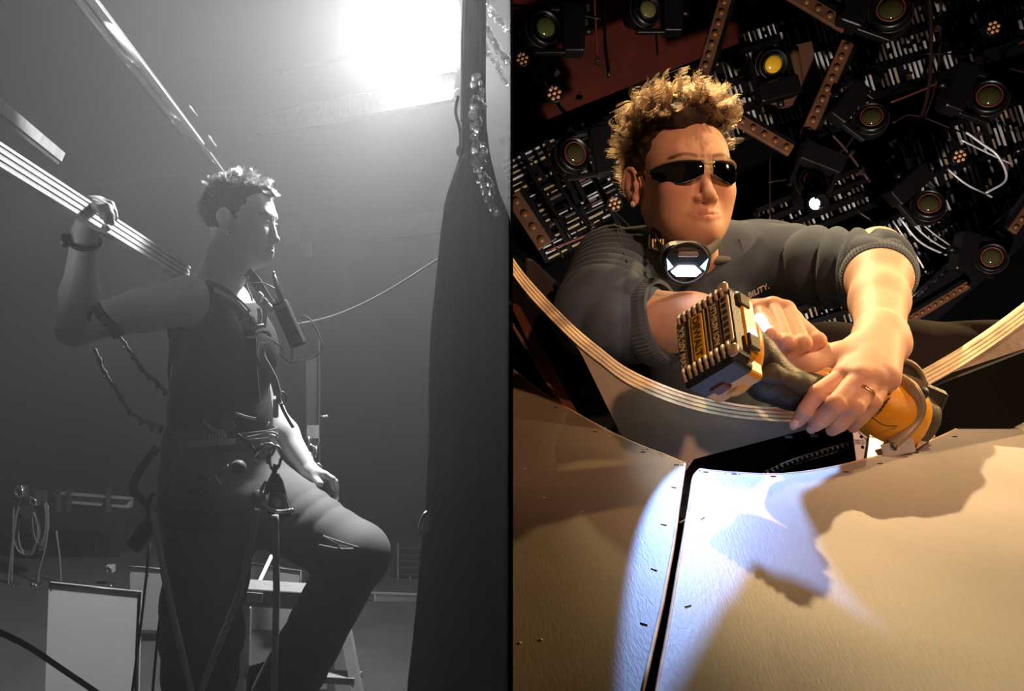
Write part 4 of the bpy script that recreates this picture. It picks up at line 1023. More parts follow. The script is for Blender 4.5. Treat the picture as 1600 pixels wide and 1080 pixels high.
thR = [RW.lerp(mcpR[0], .35), P(1222, 560, 1.03), P(1252, 573, 1.01), P(1276, 572, .995)]
chainf(fr_, thR, [.020, .0135, .0115, .0095], .01)
rV, rF = fr_.mesh()

# ---- left arm (image right) and hand
LE, LW = P(1372, 412, 1.25), P(1376, 528, 1.02)
mcpL = [P(1318, 588, .925), P(1343, 590, .912), P(1366, 592, .915), P(1384, 590, .925)]
pipL = [P(1277, 616, .905), P(1306, 632, .885), P(1336, 637, .885), P(1364, 628, .900)]
dipL = [P(1259, 641, .910), P(1285, 655, .900), P(1313, 662, .900), P(1345, 652, .912)]
tipL = [P(1246, 658, .922), P(1273, 665, .920), P(1300, 672, .920), P(1333, 668, .930)]
lo, hi = bounds([LE, LW]+mcpL+pipL+tipL+[P(1225, 572, .96)], .06)
fl2 = Field(lo, hi, .0021)
el = (LW-LE).normalized()
fl2.cap(LE-el*.05, LE+el*.06, .040, .042, .02); fl2.cap(LE+el*.06, LE+el*.15, .042, .034, .02); fl2.cap(LE+el*.15, LW, .035, .028, .02)
for i, m_ in enumerate(mcpL):
    fl2.cap(LW, m_, .024, .0125, .016)
fl2.cap(LW.lerp(mcpL[3], .3), mcpL[3], .018, .013, .012)
fl2.cap(P(1395, 540, 1.0), P(1398, 540, 1.0), .017, .017, .014)
for i in range(4):
    r = (.0100, .0102, .0096, .0086)[i]
    fl2.cap(mcpL[i], mcpL[i], r*1.18, r*1.18, .006)
    fl2.cap(mcpL[i], pipL[i], r*1.08, r*1.02, .002); fl2.cap(pipL[i], dipL[i], r*1.02, r*.9, .0015); fl2.cap(dipL[i], tipL[i], r*.9, r*.72, .0015)
    fl2.cap(pipL[i], pipL[i], r*1.08, r*1.08, .0015)
thL = [LW.lerp(mcpL[0], .25), P(1308, 562, .965), P(1264, 573, .955), P(1238, 577, .960)]
chainf(fl2, thL, [.022, .0165, .0118, .0095], .014)
lV, lF = fl2.mesh()

# ---- torso core (hidden by the clothes)
fb = Field([.0, 1.2, .7], [.75, 1.85, 1.5], .008)
fb.cap(neckR, P(1085, 600, 1.70), .055, .06, .03); fb.cap(P(960, 420, 1.48), P(1210, 410, 1.48), .05, .05, .04)
fb.cap(P(960, 420, 1.48), RE, .042, .036, .02); fb.cap(P(1210, 410, 1.48), LE, .042, .034, .02); 
bV, bF = fb.mesh()
Vt, Ft = join([(hV, hF), (rV, rF), (lV, lF), (bV, bF)])
armc = np.tile(np.array(BASE_R), (len(rV)+len(lV)+len(bV), 1))
def knuckle(V, pts, r=.012):
    w = np.zeros(len(V))
    for p in pts: w = np.maximum(w, np.exp(-((V-np.array(p))**2).sum(1)/(r*r)))
    return w
w = np.concatenate([knuckle(rV, pipR+mcpR+tipR), knuckle(lV, pipL+tipL+mcpL), np.zeros(len(bV))])[:, None]*.45
armc = armc*(1-w)+np.array((.68, .30, .22))*w
M['skin'] = skin_mat('skin_warm', BASE_R)
person_r = thing('person', 'curly-haired person in dark sweatshirt and mirrored safety glasses leaning over a cutting tool', 'person', P(1100, 640, 1.5))
raw('body', Vt, Ft, M['skin'], person_r, cols=np.vstack([hcol, armc]))
# eyes
for q in (-1, 1): 
    MB().ball(HR(.031*q, .0745, .002), .0125, 16, 10).build('eye', mat('eye_white', (.7, .68, .65), .2), person_r)
# nails
def nail(tip, dip, up, m=None):
    d = (Vector(tip)-Vector(dip)).normalized(); u = Vector(up); u = (u-d*u.dot(d)).normalized(); x = d.cross(u)
    c = Vector(tip)+d*.001+u*.0068; R = Matrix((x, d, u)).transposed()
    MB().ball(c, (.0052, .0085, .0018), 12, 6, R).build('fingernail', M['nail'], person_r)
M['nail'] = mat('fingernail', (.72, .42, .34), .2, coat=.5)
nail(tipL[0], dipL[0], (-.5, -.8, -.1)); nail(tipL[1], dipL[1], (-.3, -.9, 0)); nail(thL[3], thL[2], (-.1, -.7, .7)); nail(thR[3], thR[2], (0, -.8, .6))

# ---- hair
def hair_block(name, F, roots, m, parent, rad=.00032):
    "roots: list of (root point, list of points) -> one curves object"
    hc = bpy.data.hair_curves.new(name); hc.add_curves([len(r) for r in roots])
    pos = np.array([tuple(p) for r in roots for p in r], dtype=np.float32); hc.attributes['position'].data.foreach_set('vector', pos.ravel())
    ra = hc.attributes.get('radius') or hc.attributes.new('radius', 'FLOAT', 'POINT')
    rr = np.concatenate([np.linspace(1.0, .35, len(r)) for r in roots]).astype(np.float32)*rad; ra.data.foreach_set('value', rr)
    o = bpy.data.objects.new(name, hc); C.objects.link(o); hc.materials.append(m); o.parent = parent; o.matrix_parent_inverse = Matrix.Translation(parent.location).inverted()
    return o
def curly_hair(F, seed, n_clump, per, style, big=1.0):
    rnd = random.Random(seed); out = []
    for c in range(n_clump):
        while True:
            v = Vector((rnd.gauss(0, 1), rnd.gauss(0, 1), rnd.gauss(0, 1))).normalized()
            st = style(v, rnd)
            if st: break
        L, dirv, curl, spread, loose = st
        root = Vector((v.x*.076, -.016+v.y*.096, .034+v.z*.088))
        d = Vector(dirv).normalized(); a = d.cross(Vector((rnd.uniform(-1, 1), rnd.uniform(-1, 1), rnd.uniform(-.3, .3)))).normalized(); b = d.cross(a)
        turns = rnd.uniform(.6, 1.15)*curl; cr = rnd.uniform(.007, .017)*min(1, curl)*big; ph = rnd.uniform(0, 6.28); droop = rnd.uniform(0, .6)*loose
        N = 13 if curl > .3 else 6
        for s_ in range(per):
            off = Vector((rnd.gauss(0, 1), rnd.gauss(0, 1), rnd.gauss(0, 1)))*spread; ll = L*rnd.uniform(.8, 1.08); tw = rnd.gauss(0, .12); pts = []
            for i in range(N):
                t = i/(N-1); ang = ph+turns*2*PI*t+tw*t
                p = root+off*(1-.1*t)+d*(ll*t*(1-.22*t*curl))+(a*math.cos(ang)+b*math.sin(ang)-a*math.cos(ph)-b*math.sin(ph))*cr*t**.7
                p += Vector((0, .012*t*t*loose, -droop*L*t*t*.5))
                pts.append(F(*p))
            out.append(pts)
    return out
def styleR(v, rnd):
    # hairline: no hair on the face or below the nape
    if v.z < -.45: return None
    if v.y > .1 and v.z < .60: return None
    if v.y > -.15 and abs(v.x) > .6 and v.z < .05: return None
    if v.z < -.1 and v.y > -.35: return None
    if v.z > .55:   # top: long curls
        return rnd.uniform(.060, .098), (v.x*.95+rnd.uniform(-.2, .2), v.y*.5+.35+rnd.uniform(-.25, .25), .85), 1.15, .0013, 1.0
    if v.z > .2:
        return rnd.uniform(.035, .055), (v.x*1.3, v.y*.8-.15, .75+rnd.uniform(-.2, .2)), .6, .0022, .3
    return rnd.uniform(.016, .028), (v.x*.8, v.y*.6-.6, .25+rnd.uniform(-.2, .2)), .15, .005, .1
def hair_mat(name, c, rough=.35):
    m = bpy.data.materials.new(name); m.use_nodes = True; nt = m.node_tree; nt.nodes.remove(nt.nodes['Principled BSDF'])
    h = nt.nodes.new('ShaderNodeBsdfHairPrincipled'); h.parametrization = 'COLOR'; h.inputs['Color'].default_value = (*c, 1)
    h.inputs['Roughness'].default_value = rough; h.inputs['Random Roughness'].default_value = .3 if 'Random Roughness' in h.inputs else 0
    nt.links.new(h.outputs[0], nt.nodes['Material Output'].inputs[0]); return m
M['hairR'] = hair_mat('hair_brown', (.030, .014, .0055))
hs = curly_hair(HR, 5, 640, 15, styleR)
def lockR(v, rnd):
    if v.z < .45 or v.y < -.55: return None
    return rnd.uniform(.060, .092), (v.x*.9+rnd.uniform(-.25, .25), v.y*.6+.35+rnd.uniform(-.2, .2), .75), 1.8, .0008, 1.0
hs += curly_hair(HR, 17, 60, 34, lockR, 1.1)
hair_block('hair', HR, hs, M['hairR'], person_r, .0004)
# dark underlayer following the skull
fs = Field([HR.o.x-.13, HR.o.y-.14, HR.o.z-.12], [HR.o.x+.13, HR.o.y+.14, HR.o.z+.17], .003)
def tuft(X, Y, Z, t): return .003*np.sin(X*220)*np.sin(Y*190+1)*np.sin(Z*210)
fs.ell(HR(0, -.022, .042), (.079, .092, .090), HR.R, .01, fold=tuft)
for i in range(26):
    a = i*2.4; r = .012+.048*math.sqrt(i/26); fs.ell(HR(r*math.cos(a), .005+r*1.25*math.sin(a), .118-r*r*6+.006*math.sin(i)), (.02, .02, .018), HR.R, .01, fold=tuft)
for q in (-1, 1): fs.ell(HR(.12*q, .03, -.055), (.06, .075, .055), HR.R, .01, op='sub'); 
fs.ell(HR(0, .115, -.02), (.10, .075, .095), HR.R, .01, op='sub')
for q in (-1, 1): fs.ell(HR(.082*q, -.01, -.012), (.02, .026, .038), HR.R, .004, op='sub')
sV, sF = fs.mesh()
raw('hair_base', sV, sF, mat('hair_under', (.035, .018, .010), .7, bump=.6, bscale=300), person_r)
# eyebrow hairs
rnd = random.Random(3); br = []
for q in (-1, 1):
    for i in range(70):
        u = rnd.random(); x = (.013+.038*u)*q; z = .0195+.005*math.sin(u*PI)+rnd.uniform(-.002, .002); y = .0895-.016*u*u
        br.append([HR(x, y, z), HR(x+.004*q, y+.0016, z+.0015), HR(x+.008*q, y-.0005, z+.0015)])
hair_block('eyebrow', HR, br, M['hairR'], person_r, .0003)

# ---- sweatshirt
def fold_sleeve(a, b, f, amp, seed):
    a = np.array(a); b = np.array(b)
    def fn(X, Y, Z, t):
        L = np.linalg.norm(b-a); ph = t*L*f*.5+1.6*np.sin(X*31+seed)+1.4*np.sin(Z*29+seed*1.7)+seed; return amp*1.5*(1-1.7*np.abs(np.sin(ph))**.75)*(.3+.7*t)
    return fn
def soft(seed, amp=.005): return lambda X, Y, Z, t: wob(X, Y, Z, 34, amp, seed)+amp*1.1*(1-1.6*np.abs(np.sin(X*26+Z*17+2*np.sin(Z*19+seed)+seed))**.8)
cl = Field([.02, 1.02, .72], [.74, 1.85, 1.47], .0034)
cl.ell(P(1092, 560, 1.60), (.165, .11, .27), None, .05, fold=soft(.4))
cl.cap(P(975, 425, 1.50), P(1195, 408, 1.50), .068, .066, .06, fold=soft(1.2, .004))
S1 = P(958, 418, 1.46); E1 = P(943, 492, 1.17)
cl.cap(S1, E1, .070, .060, .03, fold=fold_sleeve(S1, E1, 150, .0085, .5))
Ecuff = RE+(RW-RE).normalized()*.030
cl.cap(E1, Ecuff, .057, .053, .03, fold=fold_sleeve(E1, Ecuff, 190, .0050, 1.5))
S2 = P(1212, 410, 1.47); E2 = P(1362, 424, 1.27)
cl.cap(S2, E2, .066, .054, .03, fold=fold_sleeve(S2, E2, 125, .0085, 2.5))
L2c = LE+(LW-LE).normalized()*.035
cl.cap(E2, L2c, .052, .050, .025, fold=fold_sleeve(E2, L2c, 190, .005, 3.1))
cl.cap(P(1040, 400, 1.44), P(1130, 395, 1.44), .05, .05, .05)
# neckline
cl.cap(HR(0, -.02, -.05), P(1080, 388, 1.41), .060, .062, .008, op='sub')
cl.cap(P(1090, 440, 1.44), P(1095, 620, 1.48), .075, .10, .06, fold=soft(2.2, .003))
cV, cF = cl.mesh()
fab = mat('charcoal_fleece', (.072, .094, .135), .9, var=.12, vscale=25, bump=.25, bscale=700, spec=.2)
raw('sweatshirt', cV, cF, fab, person_r)
def cuff(center, axis, r, wid, name, ribs=64, bulge=.003):
    ax = Vector(axis).normalized(); ref = Vector((0, 0, 1)) if abs(ax.z) < .8 else Vector((1, 0, 0)); x = ax.cross(ref).normalized(); y = ax.cross(x)
    V = []; F = []; n = ribs*3; prof = [(-wid/2, -.006), (-wid/2, 0), (-wid/4, bulge), (wid/4, bulge), (wid/2, 0), (wid/2, -.006)]
    for (t, dr) in prof:
        for i in range(n):
            a = 2*PI*i/n; rr = r+dr+(.0009 if i % 3 == 0 else 0)*(1 if dr >= 0 else 0); V.append(Vector(center)+ax*t+x*math.cos(a)*rr+y*math.sin(a)*rr)
    for l in range(len(prof)-1):
        for i in range(n): F.append((l*n+i, l*n+(i+1) % n, (l+1)*n+(i+1) % n, (l+1)*n+i))
    return raw(name, V, F, mat('ribbed_cuff', (.085, .105, .14), .9, spec=.2), person_r, smooth=False)
el = (RW-RE).normalized(); cuff(RE+el*.066, el+Vector((0, 0, .22)), .0560, .034, 'cuff')
el = (LW-LE).normalized(); cuff(LE+el*.052, el, .0475, .032, 'cuff')
# collar band
cpts = []
for i in range(36):
    a = 2*PI*i/36; cpts.append(neckR+Vector((math.cos(a)*.070, math.sin(a)*.064-.005, .020+.012*math.sin(a)+.004)))
MB().tube(cpts, .0075, 8, True).build('collar', mat('collar_rib', (.10, .095, .09), .9), person_r)
# chest pocket seam and lettering (stands a hair off the cloth)
def on_cloth(px, py, lift=.0012, y0=1.05, y1=1.7):
    "walk from the camera side to the cloth surface along the view line"
    lo_ = cl.lo; prev = None
    for i in range(400):
        Y = y0+(y1-y0)*i/400; p = P(px, py, Y); ijk = np.round((np.array(p)-lo_)/cl.h).astype(int)
        if np.all(ijk >= 0) and np.all(ijk < cl.n) and cl.D[tuple(ijk)] < 0: return p+(Vector((0, 0, ZC))-p).normalized()*lift
    return P(px, py, 1.5)
def text_obj(body, size, loc, R, m, parent, name='lettering', depth=.0004, bold=0.0):
    cu = bpy.data.curves.new(name, 'FONT'); cu.body = body; cu.size = size; cu.extrude = depth; cu.offset = bold; cu.align_x = 'CENTER'; cu.align_y = 'CENTER'
    tmp = bpy.data.objects.new(name+'_t', cu); C.objects.link(tmp); dg = bpy.context.evaluated_depsgraph_get(); me = bpy.data.meshes.new_from_object(tmp.evaluated_get(dg)); bpy.data.objects.remove(tmp)
    me.transform(Matrix.Translation(Vector(loc)) @ R.to_4x4()); me.materials.clear()
    return mesh_ob(name, me, m, parent)
pa, pb, pc_ = on_cloth(1160, 461), on_cloth(1196, 443), on_cloth(1160, 440)
x_ = (pb-pa).normalized(); y_ = (Vector((0, -.35, 1)) - x_*Vector((0, -.35, 1)).dot(x_)).normalized(); z_ = x_.cross(y_)
text_obj('BILITY.', .0140, (pa+pb)/2+z_*.012, Matrix((x_, y_, z_)).transposed(), mat('white_print', (.9, .9, .9), .6), person_r)
seam = [on_cloth(x, y, .0005) for x, y in ((1155, 372), (1160, 390), (1168, 415), (1178, 440), (1188, 462))]
MB().tube(spline(seam, 5), .0011, 6).build('seam', fab, person_r)
MB().tube(spline([on_cloth(x, y, .0004) for x, y in ((965, 360), (972, 385), (985, 420), (992, 450))], 5), .0011, 6).build('seam', fab, person_r)
# trousers
tr = Field([.02, 1.3, .72], [1.05, 1.95, 1.35], .006)
tr.cap(P(1100, 600, 1.72), P(1420, 575, 1.60), .12, .085, .04, fold=soft(.8, .003)); tr.cap(P(1420, 575, 1.60), P(1650, 560, 1.48), .082, .070, .03, fold=soft(1.8, .003))
tr.cap(P(1100, 600, 1.72), P(900, 545, 1.62), .12, .07, .04); tr.cap(P(900, 545, 1.62), P(810, 445, 1.5), .068, .05, .03)
tr.D = np.maximum(tr.D, (.022-tr.ax[0])[:, None, None])
tV, tF = tr.mesh(); raw('trousers', tV, tF, mat('trouser_black', (.035, .032, .030), .85, bump=.2, bscale=500, var=.2), person_r)

# ---- safety glasses
gg = thing('safety_glasses', 'mirrored wraparound safety glasses with clear brow rim', 'glasses', HR(0, .1, .005))
lensm = mat('mirror_lens', (.16, .14, .14), .04, 1.0, coat=.5); clear = mat('clear_rim', (.55, .45, .35), .08, alpha=.55, spec=1.0)
def gp(u, z, off=0):  # u 0..1 from nose to temple
    a = u*1.32; z = z-.006; return ((.083+off)*math.sin(a)*.93, .012+(.093+off)*math.cos(a)**.9 if math.cos(a) > 0 else .012, z)
for q in (-1, 1):
    V = []; F = []; nu, nv = 22, 8
    for lay in (0, -.0018):
        for i in range(nu+1):
            u = .075+.86*i/nu; w = i/nu
            zt = .0195+.004*math.sin(w*PI)-.002*w; zb = -.0055-.0185*math.sin(min(1, w*1.05+.10)*PI)**.7 if w < .95 else zt-.012
            hh = (zt-zb)*.5; mid = (zt+zb)*.5
            zt = .0200+.003*math.sin(w*PI)-.003*w*w; zb = zt-(.013+.0275*math.sin(min(1, (w*.93+.07))*PI)**.8*(1-.25*w))
            for j in range(nv+1):
                v = j/nv; x, y, z = gp(u, zb+(zt-zb)*v, lay+.0025*math.sin(v*PI)); V.append(HR(x*q, y+.001, z))
    k = (nu+1)*(nv+1)
    for i in range(nu):
        for j in range(nv):
            a = i*(nv+1)+j; F.append((a, a+nv+1, a+nv+2, a+1)); F.append((k+a, k+a+1, k+a+nv+2, k+a+nv+1))
    for i in range(nu):
        a = i*(nv+1); F.append((a, k+a, k+a+nv+1, a+nv+1)); a += nv; F.append((a, a+nv+1, k+a+nv+1, k+a))
    for j in range(nv):
        a = j; F.append((a, a+1, k+a+1, k+a)); a = nu*(nv+1)+j; F.append((a, k+a, k+a+1, a+1))
    raw('lens', V, F, lensm, gg)
    MB().tube([HR(q*x, y+.002, z+.0008) for x, y, z in [gp(.075+.86*i/14, .0205+.004*math.sin(i/14*PI)-.002*i/14) for i in range(15)]], .0021, 8).build('brow_rim', clear, gg)
    MB().tube(spline([HR(q*.074, .030, .011), HR(q*.079, .010, .011), HR(q*.081, -.01, .012), HR(q*.080, -.035, .002)], 6), .0034, 8, sx=.5).build('temple', mat('temple_grey', (.10, .085, .075), .25, coat=.4), gg)
MB().tube(spline([HR(-.010, .1035, .013), HR(-.004, .107, .010), HR(.004, .107, .010), HR(.010, .1035, .013)], 5), .0030, 8).tube(spline([HR(.008, .104, .011), HR(.011, .1045, -.002), HR(.016, .100, -.013)], 5), .0014, 6).tube(spline([HR(-.008, .104, .011), HR(-.011, .1045, -.002), HR(-.016, .100, -.013)], 5), .0014, 6).build('nose_bridge', clear, gg)
er = thing('earring', 'small pearl stud earring in the ear lobe', 'earring', HR(.084, -.003, -.037))
MB().ball(HR(.087, .003, -.036), .0050, 14, 10).build('pearl', mat('pearl', (.85, .75, .62), .15, coat=.8), er)
MB().torus(HR(.0855, .002, -.036), HR.R @ Vector((1, 0, 0)), .0052, .0009, 14, 6).build('setting', M['chrome'], er)

# ---- headlamp worn round the neck
hl = thing('headlamp', 'headlamp worn round the neck shining cold white', 'headlamp', P(1075, 415, 1.28))
hc0 = P(1073, 410, 1.078); hd = Vector((-.02, -.88, -.42)).normalized(); hx = Vector((1, 0, 0)); hx = (hx-hd*hx.dot(hd)).normalized(); hy = hx.cross(hd)*-1
if hy.z < 0: hy = -hy
RH = Matrix((hx, hy, hd)).transposed()
MB().rbox(hc0-hd*.012, (.062, .044, .026), .018, RH, 6).build('case', mat('lamp_case', (.004, .004, .008), .5, spec=.3), hl)
def hp(x, y, z=.0015): return hc0+hx*x+hy*y+hd*z
whiteE = emat('led_panel_white', (.80, .90, 1.0), 22); paleE = emat('led_panel_pale', (.45, .85, 1.0), 2.2)
MB().prism([hp(-.019, -.012), hp(-.010, -.004), hp(.010, -.004), hp(.019, -.012), hp(.012, -.018), hp(-.012, -.018)], hd*.002).build('main_led', whiteE, hl)
for q in (-1, 1): MB().prism([hp(.026*q, .006), hp(.017*q, -.005), hp(.0235*q, -.010)], hd*.002).build('side_led', paleE, hl)
MB().rbox(hp(0, .012, .003), (.026, .007, .004), .003, RH).build('switch', mat('switch_grey', (.2, .14, .11), .3), hl)
MB().torus(hp(0, -.002, -.001), hd, .027, .0022, 30, 6).build('bezel', mat('bezel', (.01, .01, .014), .6), hl)
strapP = spline([P(1020, 362, 1.36), P(1026, 378, 1.28), P(1042, 395, 1.13), P(1073, 396, 1.075), P(1104, 393, 1.13), P(1124, 378, 1.30)], 8)
MB().tube(strapP, .0080, 8, sx=.25).build('strap', mat('strap_dark', (.05, .042, .04), .7), hl)
rs = mat('reflective_print', (.62, .45, .26), .4, .3)
for i in range(5): MB().bar(P(1020+i*4, 374, 1.265), P(1020+i*4, 388, 1.260), .0016, .0015, (0, 1, 0)).build('strap_mark', rs, hl)
gt = thing('neck_gaiter', 'grey patterned neck tube showing at the side of the neck', 'scarf', P(1028, 372, 1.36))
ga = mat('gaiter', (.20, .17, .14), .85, var=.4, vscale=120)
MB().prism([P(1020, 350, 1.385), P(1034, 362, 1.37), P(1036, 392, 1.30), P(1014, 390, 1.31), P(1015, 372, 1.34)], (.0, .014, .004)).build('cloth', ga, gt, bevel=.002)
text_obj('LE', .010, P(1037, 399, 1.29), Matrix.Rotation(PI/2, 3, 'X'), rs, gt)
lamp('headlamp_beam', 'SPOT', hp(0, -.011, .012), 22, (.24, .44, 1.0), plane_pt(1340, 870), spot_size=.86, spot_blend=.05, shadow_soft_size=.006)
# ring on the finger
rg = thing('finger_ring', 'thin double gold ring on the ring finger of the near hand', 'ring', mcpL[2].lerp(pipL[2], .55))
dd = (pipL[2]-mcpL[2]).normalized()
for o_ in (-.0016, .0016): MB().torus(mcpL[2].lerp(pipL[2], .55)+dd*o_, dd, .0108, .0008, 28, 6).build('band', mat('gold', (.9, .55, .3), .2, 1.0), rg)

lamp('headlamp_flood', 'SPOT', hp(0, -.018, .014), .8, (.55, .72, 1.0), ringp(1110, 640, -.01), spot_size=.95, spot_blend=.4, shadow_soft_size=.008)

# ================================================================== cordless tool
tn = Vector((-.80, -.45, .40)).normalized()              # out of the battery's base
te = Vector((-.06, -.78, -1.0)); te = (te-tn*te.dot(tn)).normalized()   # along the lettering, downwards
tf = tn.cross(te).normalized()
if tf.x < 0: tf = -tf                                     # across, up to the right
RT = Matrix((te, tf, tn)).transposed()
TC = P(1100, 522, .86)
def tp(a, b, c): return TC+te*a+tf*b+tn*c
tool = thing('cordless_tool', 'yellow and black cordless cutting tool held in both hands', 'tool', TC)
ybl = mat('tool_yellow', (.70, .33, .010), .4, var=.12, vscale=30, bump=.06, bscale=300, coat=.2)
tbk = mat('tool_black', (.022, .021, .019), .45, bump=.2, bscale=500)
tgr = mat('tool_grip', (.060, .052, .040), .55, bump=.25, bscale=600)
rib = mat('battery_rib', (.42, .33, .21), .45, var=.15, vscale=80)
SZ = (.092, .073)
MB().rbox(tp(0, 0, -.012), (SZ[0], SZ[1], .026), .010, RT).build('battery_base', tbk, tool); bb_ = C.objects[-1]
MB().rbox(tp(-.006, .002, -.026), (SZ[0]*.90, SZ[1]*1.0, .024), .012, RT).build('battery_shell', ybl, tool)
fr2 = mat('battery_frame', (.50, .40, .26), .45, var=.12, vscale=60)
# face layout: three label fields between two rows of ribs
for s_ in (-1, 1):
    for i in range(9):
        b_ = -SZ[1]/2+.007+i*(SZ[1]-.014)/8
        a0 = s_*(SZ[0]/2-.003); a1 = s_*(SZ[0]/2-.017)
        MB().tube([tp(a0, b_, -.001), tp((a0+a1)/2, b_, .0022), tp(a1, b_, .0012)], .0024, 8).build('rib', rib, bb_)
for (b_, w_) in ((.0305, .011),):
    MB().rbox(tp(0, b_, .0008), (.060, w_, .003), .003, RT).build('vent_frame', fr2, bb_)
for i in range(7): MB().box(tp(-.024+i*.008, .0305, .0026), (.0045, .0055, .0012), RT).build('vent', tbk, bb_)
for (b_, w_) in ((-.0285, .011), (-.0165, .002), (.0035, .0018), (.009, .0018)):
    MB().rbox(tp(0, b_ if w_ > .01 else b_, .0004), (.062 if w_ > .01 else .060, w_, .0028), .001, RT).build('label_frame', fr2 if w_ < .01 else mat('field_dark', (.10, .08, .055), .5), bb_)
yel = mat('label_yellow', (.90, .50, .02), .35)
MB().rbox(tp(0, -.0065, .0008), (.056, .015, .003), .002, RT).build('yellow_label', yel, bb_)
MB().rbox(tp(0, .0165, .0002), (.060, .013, .0028), .001, RT).build('label_field', mat('field_dark2', (.11, .09, .06), .5), bb_)
# lettering runs along the long side
def word(s, a, b, size, m, z=.0026, sx=1.0):
    R = Matrix((te*sx, tf, tn)).transposed()
    if R.determinant() < 0: R = Matrix((te*sx, -tf, tn)).transposed()
    return text_obj(s, size, tp(a, b, z), R, m, bb_, bold=.0002)
dk = mat('letter_dark', (.10, .06, .02), .5); lt = mat('letter_light', (.62, .52, .36), .4)
word('DEWALT', 0, -.0065, .0125, dk); word('XR', -.016, -.0285, .011, lt); word('20V MAX', .012, -.0285, .0095, lt); word('LITHIUM ION', 0, .0165, .0088, lt)
# corner caps
for (a, b) in ((-.040, .031), (.040, .033)): MB().rbox(tp(a, b, .0005), (.013, .012, .005), .004, RT).build('corner_cap', fr2, bb_)
# underside latch block and shell tail (towards lower right)
MB().rbox(tp(.043, -.002, -.017), (.012, .066, .028), .006, RT).build('latch_block', tbk, tool)
MB().rbox(tp(.036, -.004, -.040), (.022, .060, .022), .005, RT).build('tail_shell', ybl, tool)
MB().rbox(tp(.046, -.010, -.028), (.010, .02, .014), .004, RT).build('latch', mat('latch_red', (.10, .03, .015), .5), bb_)
MB().rbox(tp(-.030, .0385, -.020), (.016, .004, .014), .002, RT).build('charge_window', tgr, tool)
MB().rbox(tp(.022, .0400, -.024), (.018, .004, .014), .002, RT).build('side_button', tgr, tool)
# foot, handle, head: loft along a path
def P3(x, y, Y): return P(x, y, Y)
ft = Field([.14, .72, 1.0], [.50, 1.16, 1.32], .0022)
ft.ell(tp(-.004, -.002, -.046), (.042, .036, .018), RT, .008); ft.ell(tp(.014, -.004, -.046), (.036, .032, .018), RT, .01)
tV, tF = ft.mesh(); raw('foot_shell', tV, tF, ybl, tool)
ft = Field([.14, .72, 1.0], [.50, 1.16, 1.32], .0022)
hp_ = [P(1180, 560, .92), P(1200, 590, .925), P(1232, 606, .935), P(1270, 618, .950), P(1310, 628, .965)]
chainf(ft, hp_, [.026, .025, .0215, .0225, .025], .012)
ft.cap(P(1172, 520, .915), P(1184, 560, .915), .012, .018, .01)
tV, tF = ft.mesh(); raw('handle', tV, tF, tbk, tool)
hnd = [P(1188, 588, .898), P(1206, 583, .898), P(1230, 592, .909), P(1252, 600, .918), P(1272, 600, .924)]
ft = Field([.2, .8, 1.0], [.50, 1.06, 1.32], .0018)
chainf(ft, hnd, [.006, .010, .009, .012, .009], .006)
tV, tF = ft.mesh(); raw('grip_pad', tV, tF, tgr, tool)
MB().rbox(P(1175, 535, .897), (.012, .040, .014), .004, Matrix.Rotation(-.35, 3, 'Y') @ Matrix.Rotation(PI/2, 3, 'X')).build('side_pad', mat('pad_grey', (.26, .23, .17), .5), tool)
# neck of yellow by the trigger
ft = Field([.25, .85, 1.0], [.50, 1.16, 1.32], .0022)
chainf(ft, [P(1258, 584, .955), P(1290, 594, .96), P(1330, 610, .97)], [.014, .020, .030], .01)
chainf(ft, [P(1255, 562, 1.01), P(1290, 556, 1.01), P(1330, 575, 1.0)], [.010, .014, .02], .01)
# motor head
ft.cap(P(1340, 622, .985), P(1398, 648, .985), .034, .040, .012)
ft.ell(P(1392, 652, .985), (.040, .034, .044), None, .01)
ax_h = (P(1430, 665, .99)-P(1345, 625, .98)).normalized()
ft.cut(P(1422, 662, .985), (.75, .25, -.35))
tV, tF = ft.mesh(); raw('motor_housing', tV, tF, ybl, tool)
ft = Field([.30, .85, .98], [.56, 1.16, 1.30], .0022)
ft.ell(P(1400, 652, .990), (.040, .036, .046), None, .006); ft.cap(P(1412, 650, .99), P(1430, 655, .99), .036, .030, .008)
ft.cut(P(1418, 660, .985), (-.75, -.25, .35)); ft.cut(P(1446, 668, .985), (.75, .25, -.35))
tV, tF = ft.mesh(); raw('gear_housing', tV, tF, tgr, tool)
mp_ = mat('shoe_plate', (.40, .33, .24), .4, .5, var=.15)
holed_plate(MB(), P(1408, 598, .962), P(1444, 612, .970), P(1408, 598, .962)-P(1398, 625, .962), .022, .002, [.45], .0035).build('shoe_plate', mp_, tool)
MB().tube(spline([P(1405, 592, .965), P(1425, 606, .952), P(1437, 630, .948), P(1432, 655, .948), P(1410, 680, .948), P(1392, 694, .950)], 6), .0075, 8, sx=.5).build('shoe_rim', mp_, tool)
MB().ball(P(1440, 614, .962), .008, 12, 8).build('bolt_boss', tbk, tool); MB().cyl(P(1440, 614, .956), P(1440, 614, .951), .004).build('bolt', M['chrome'], tool)
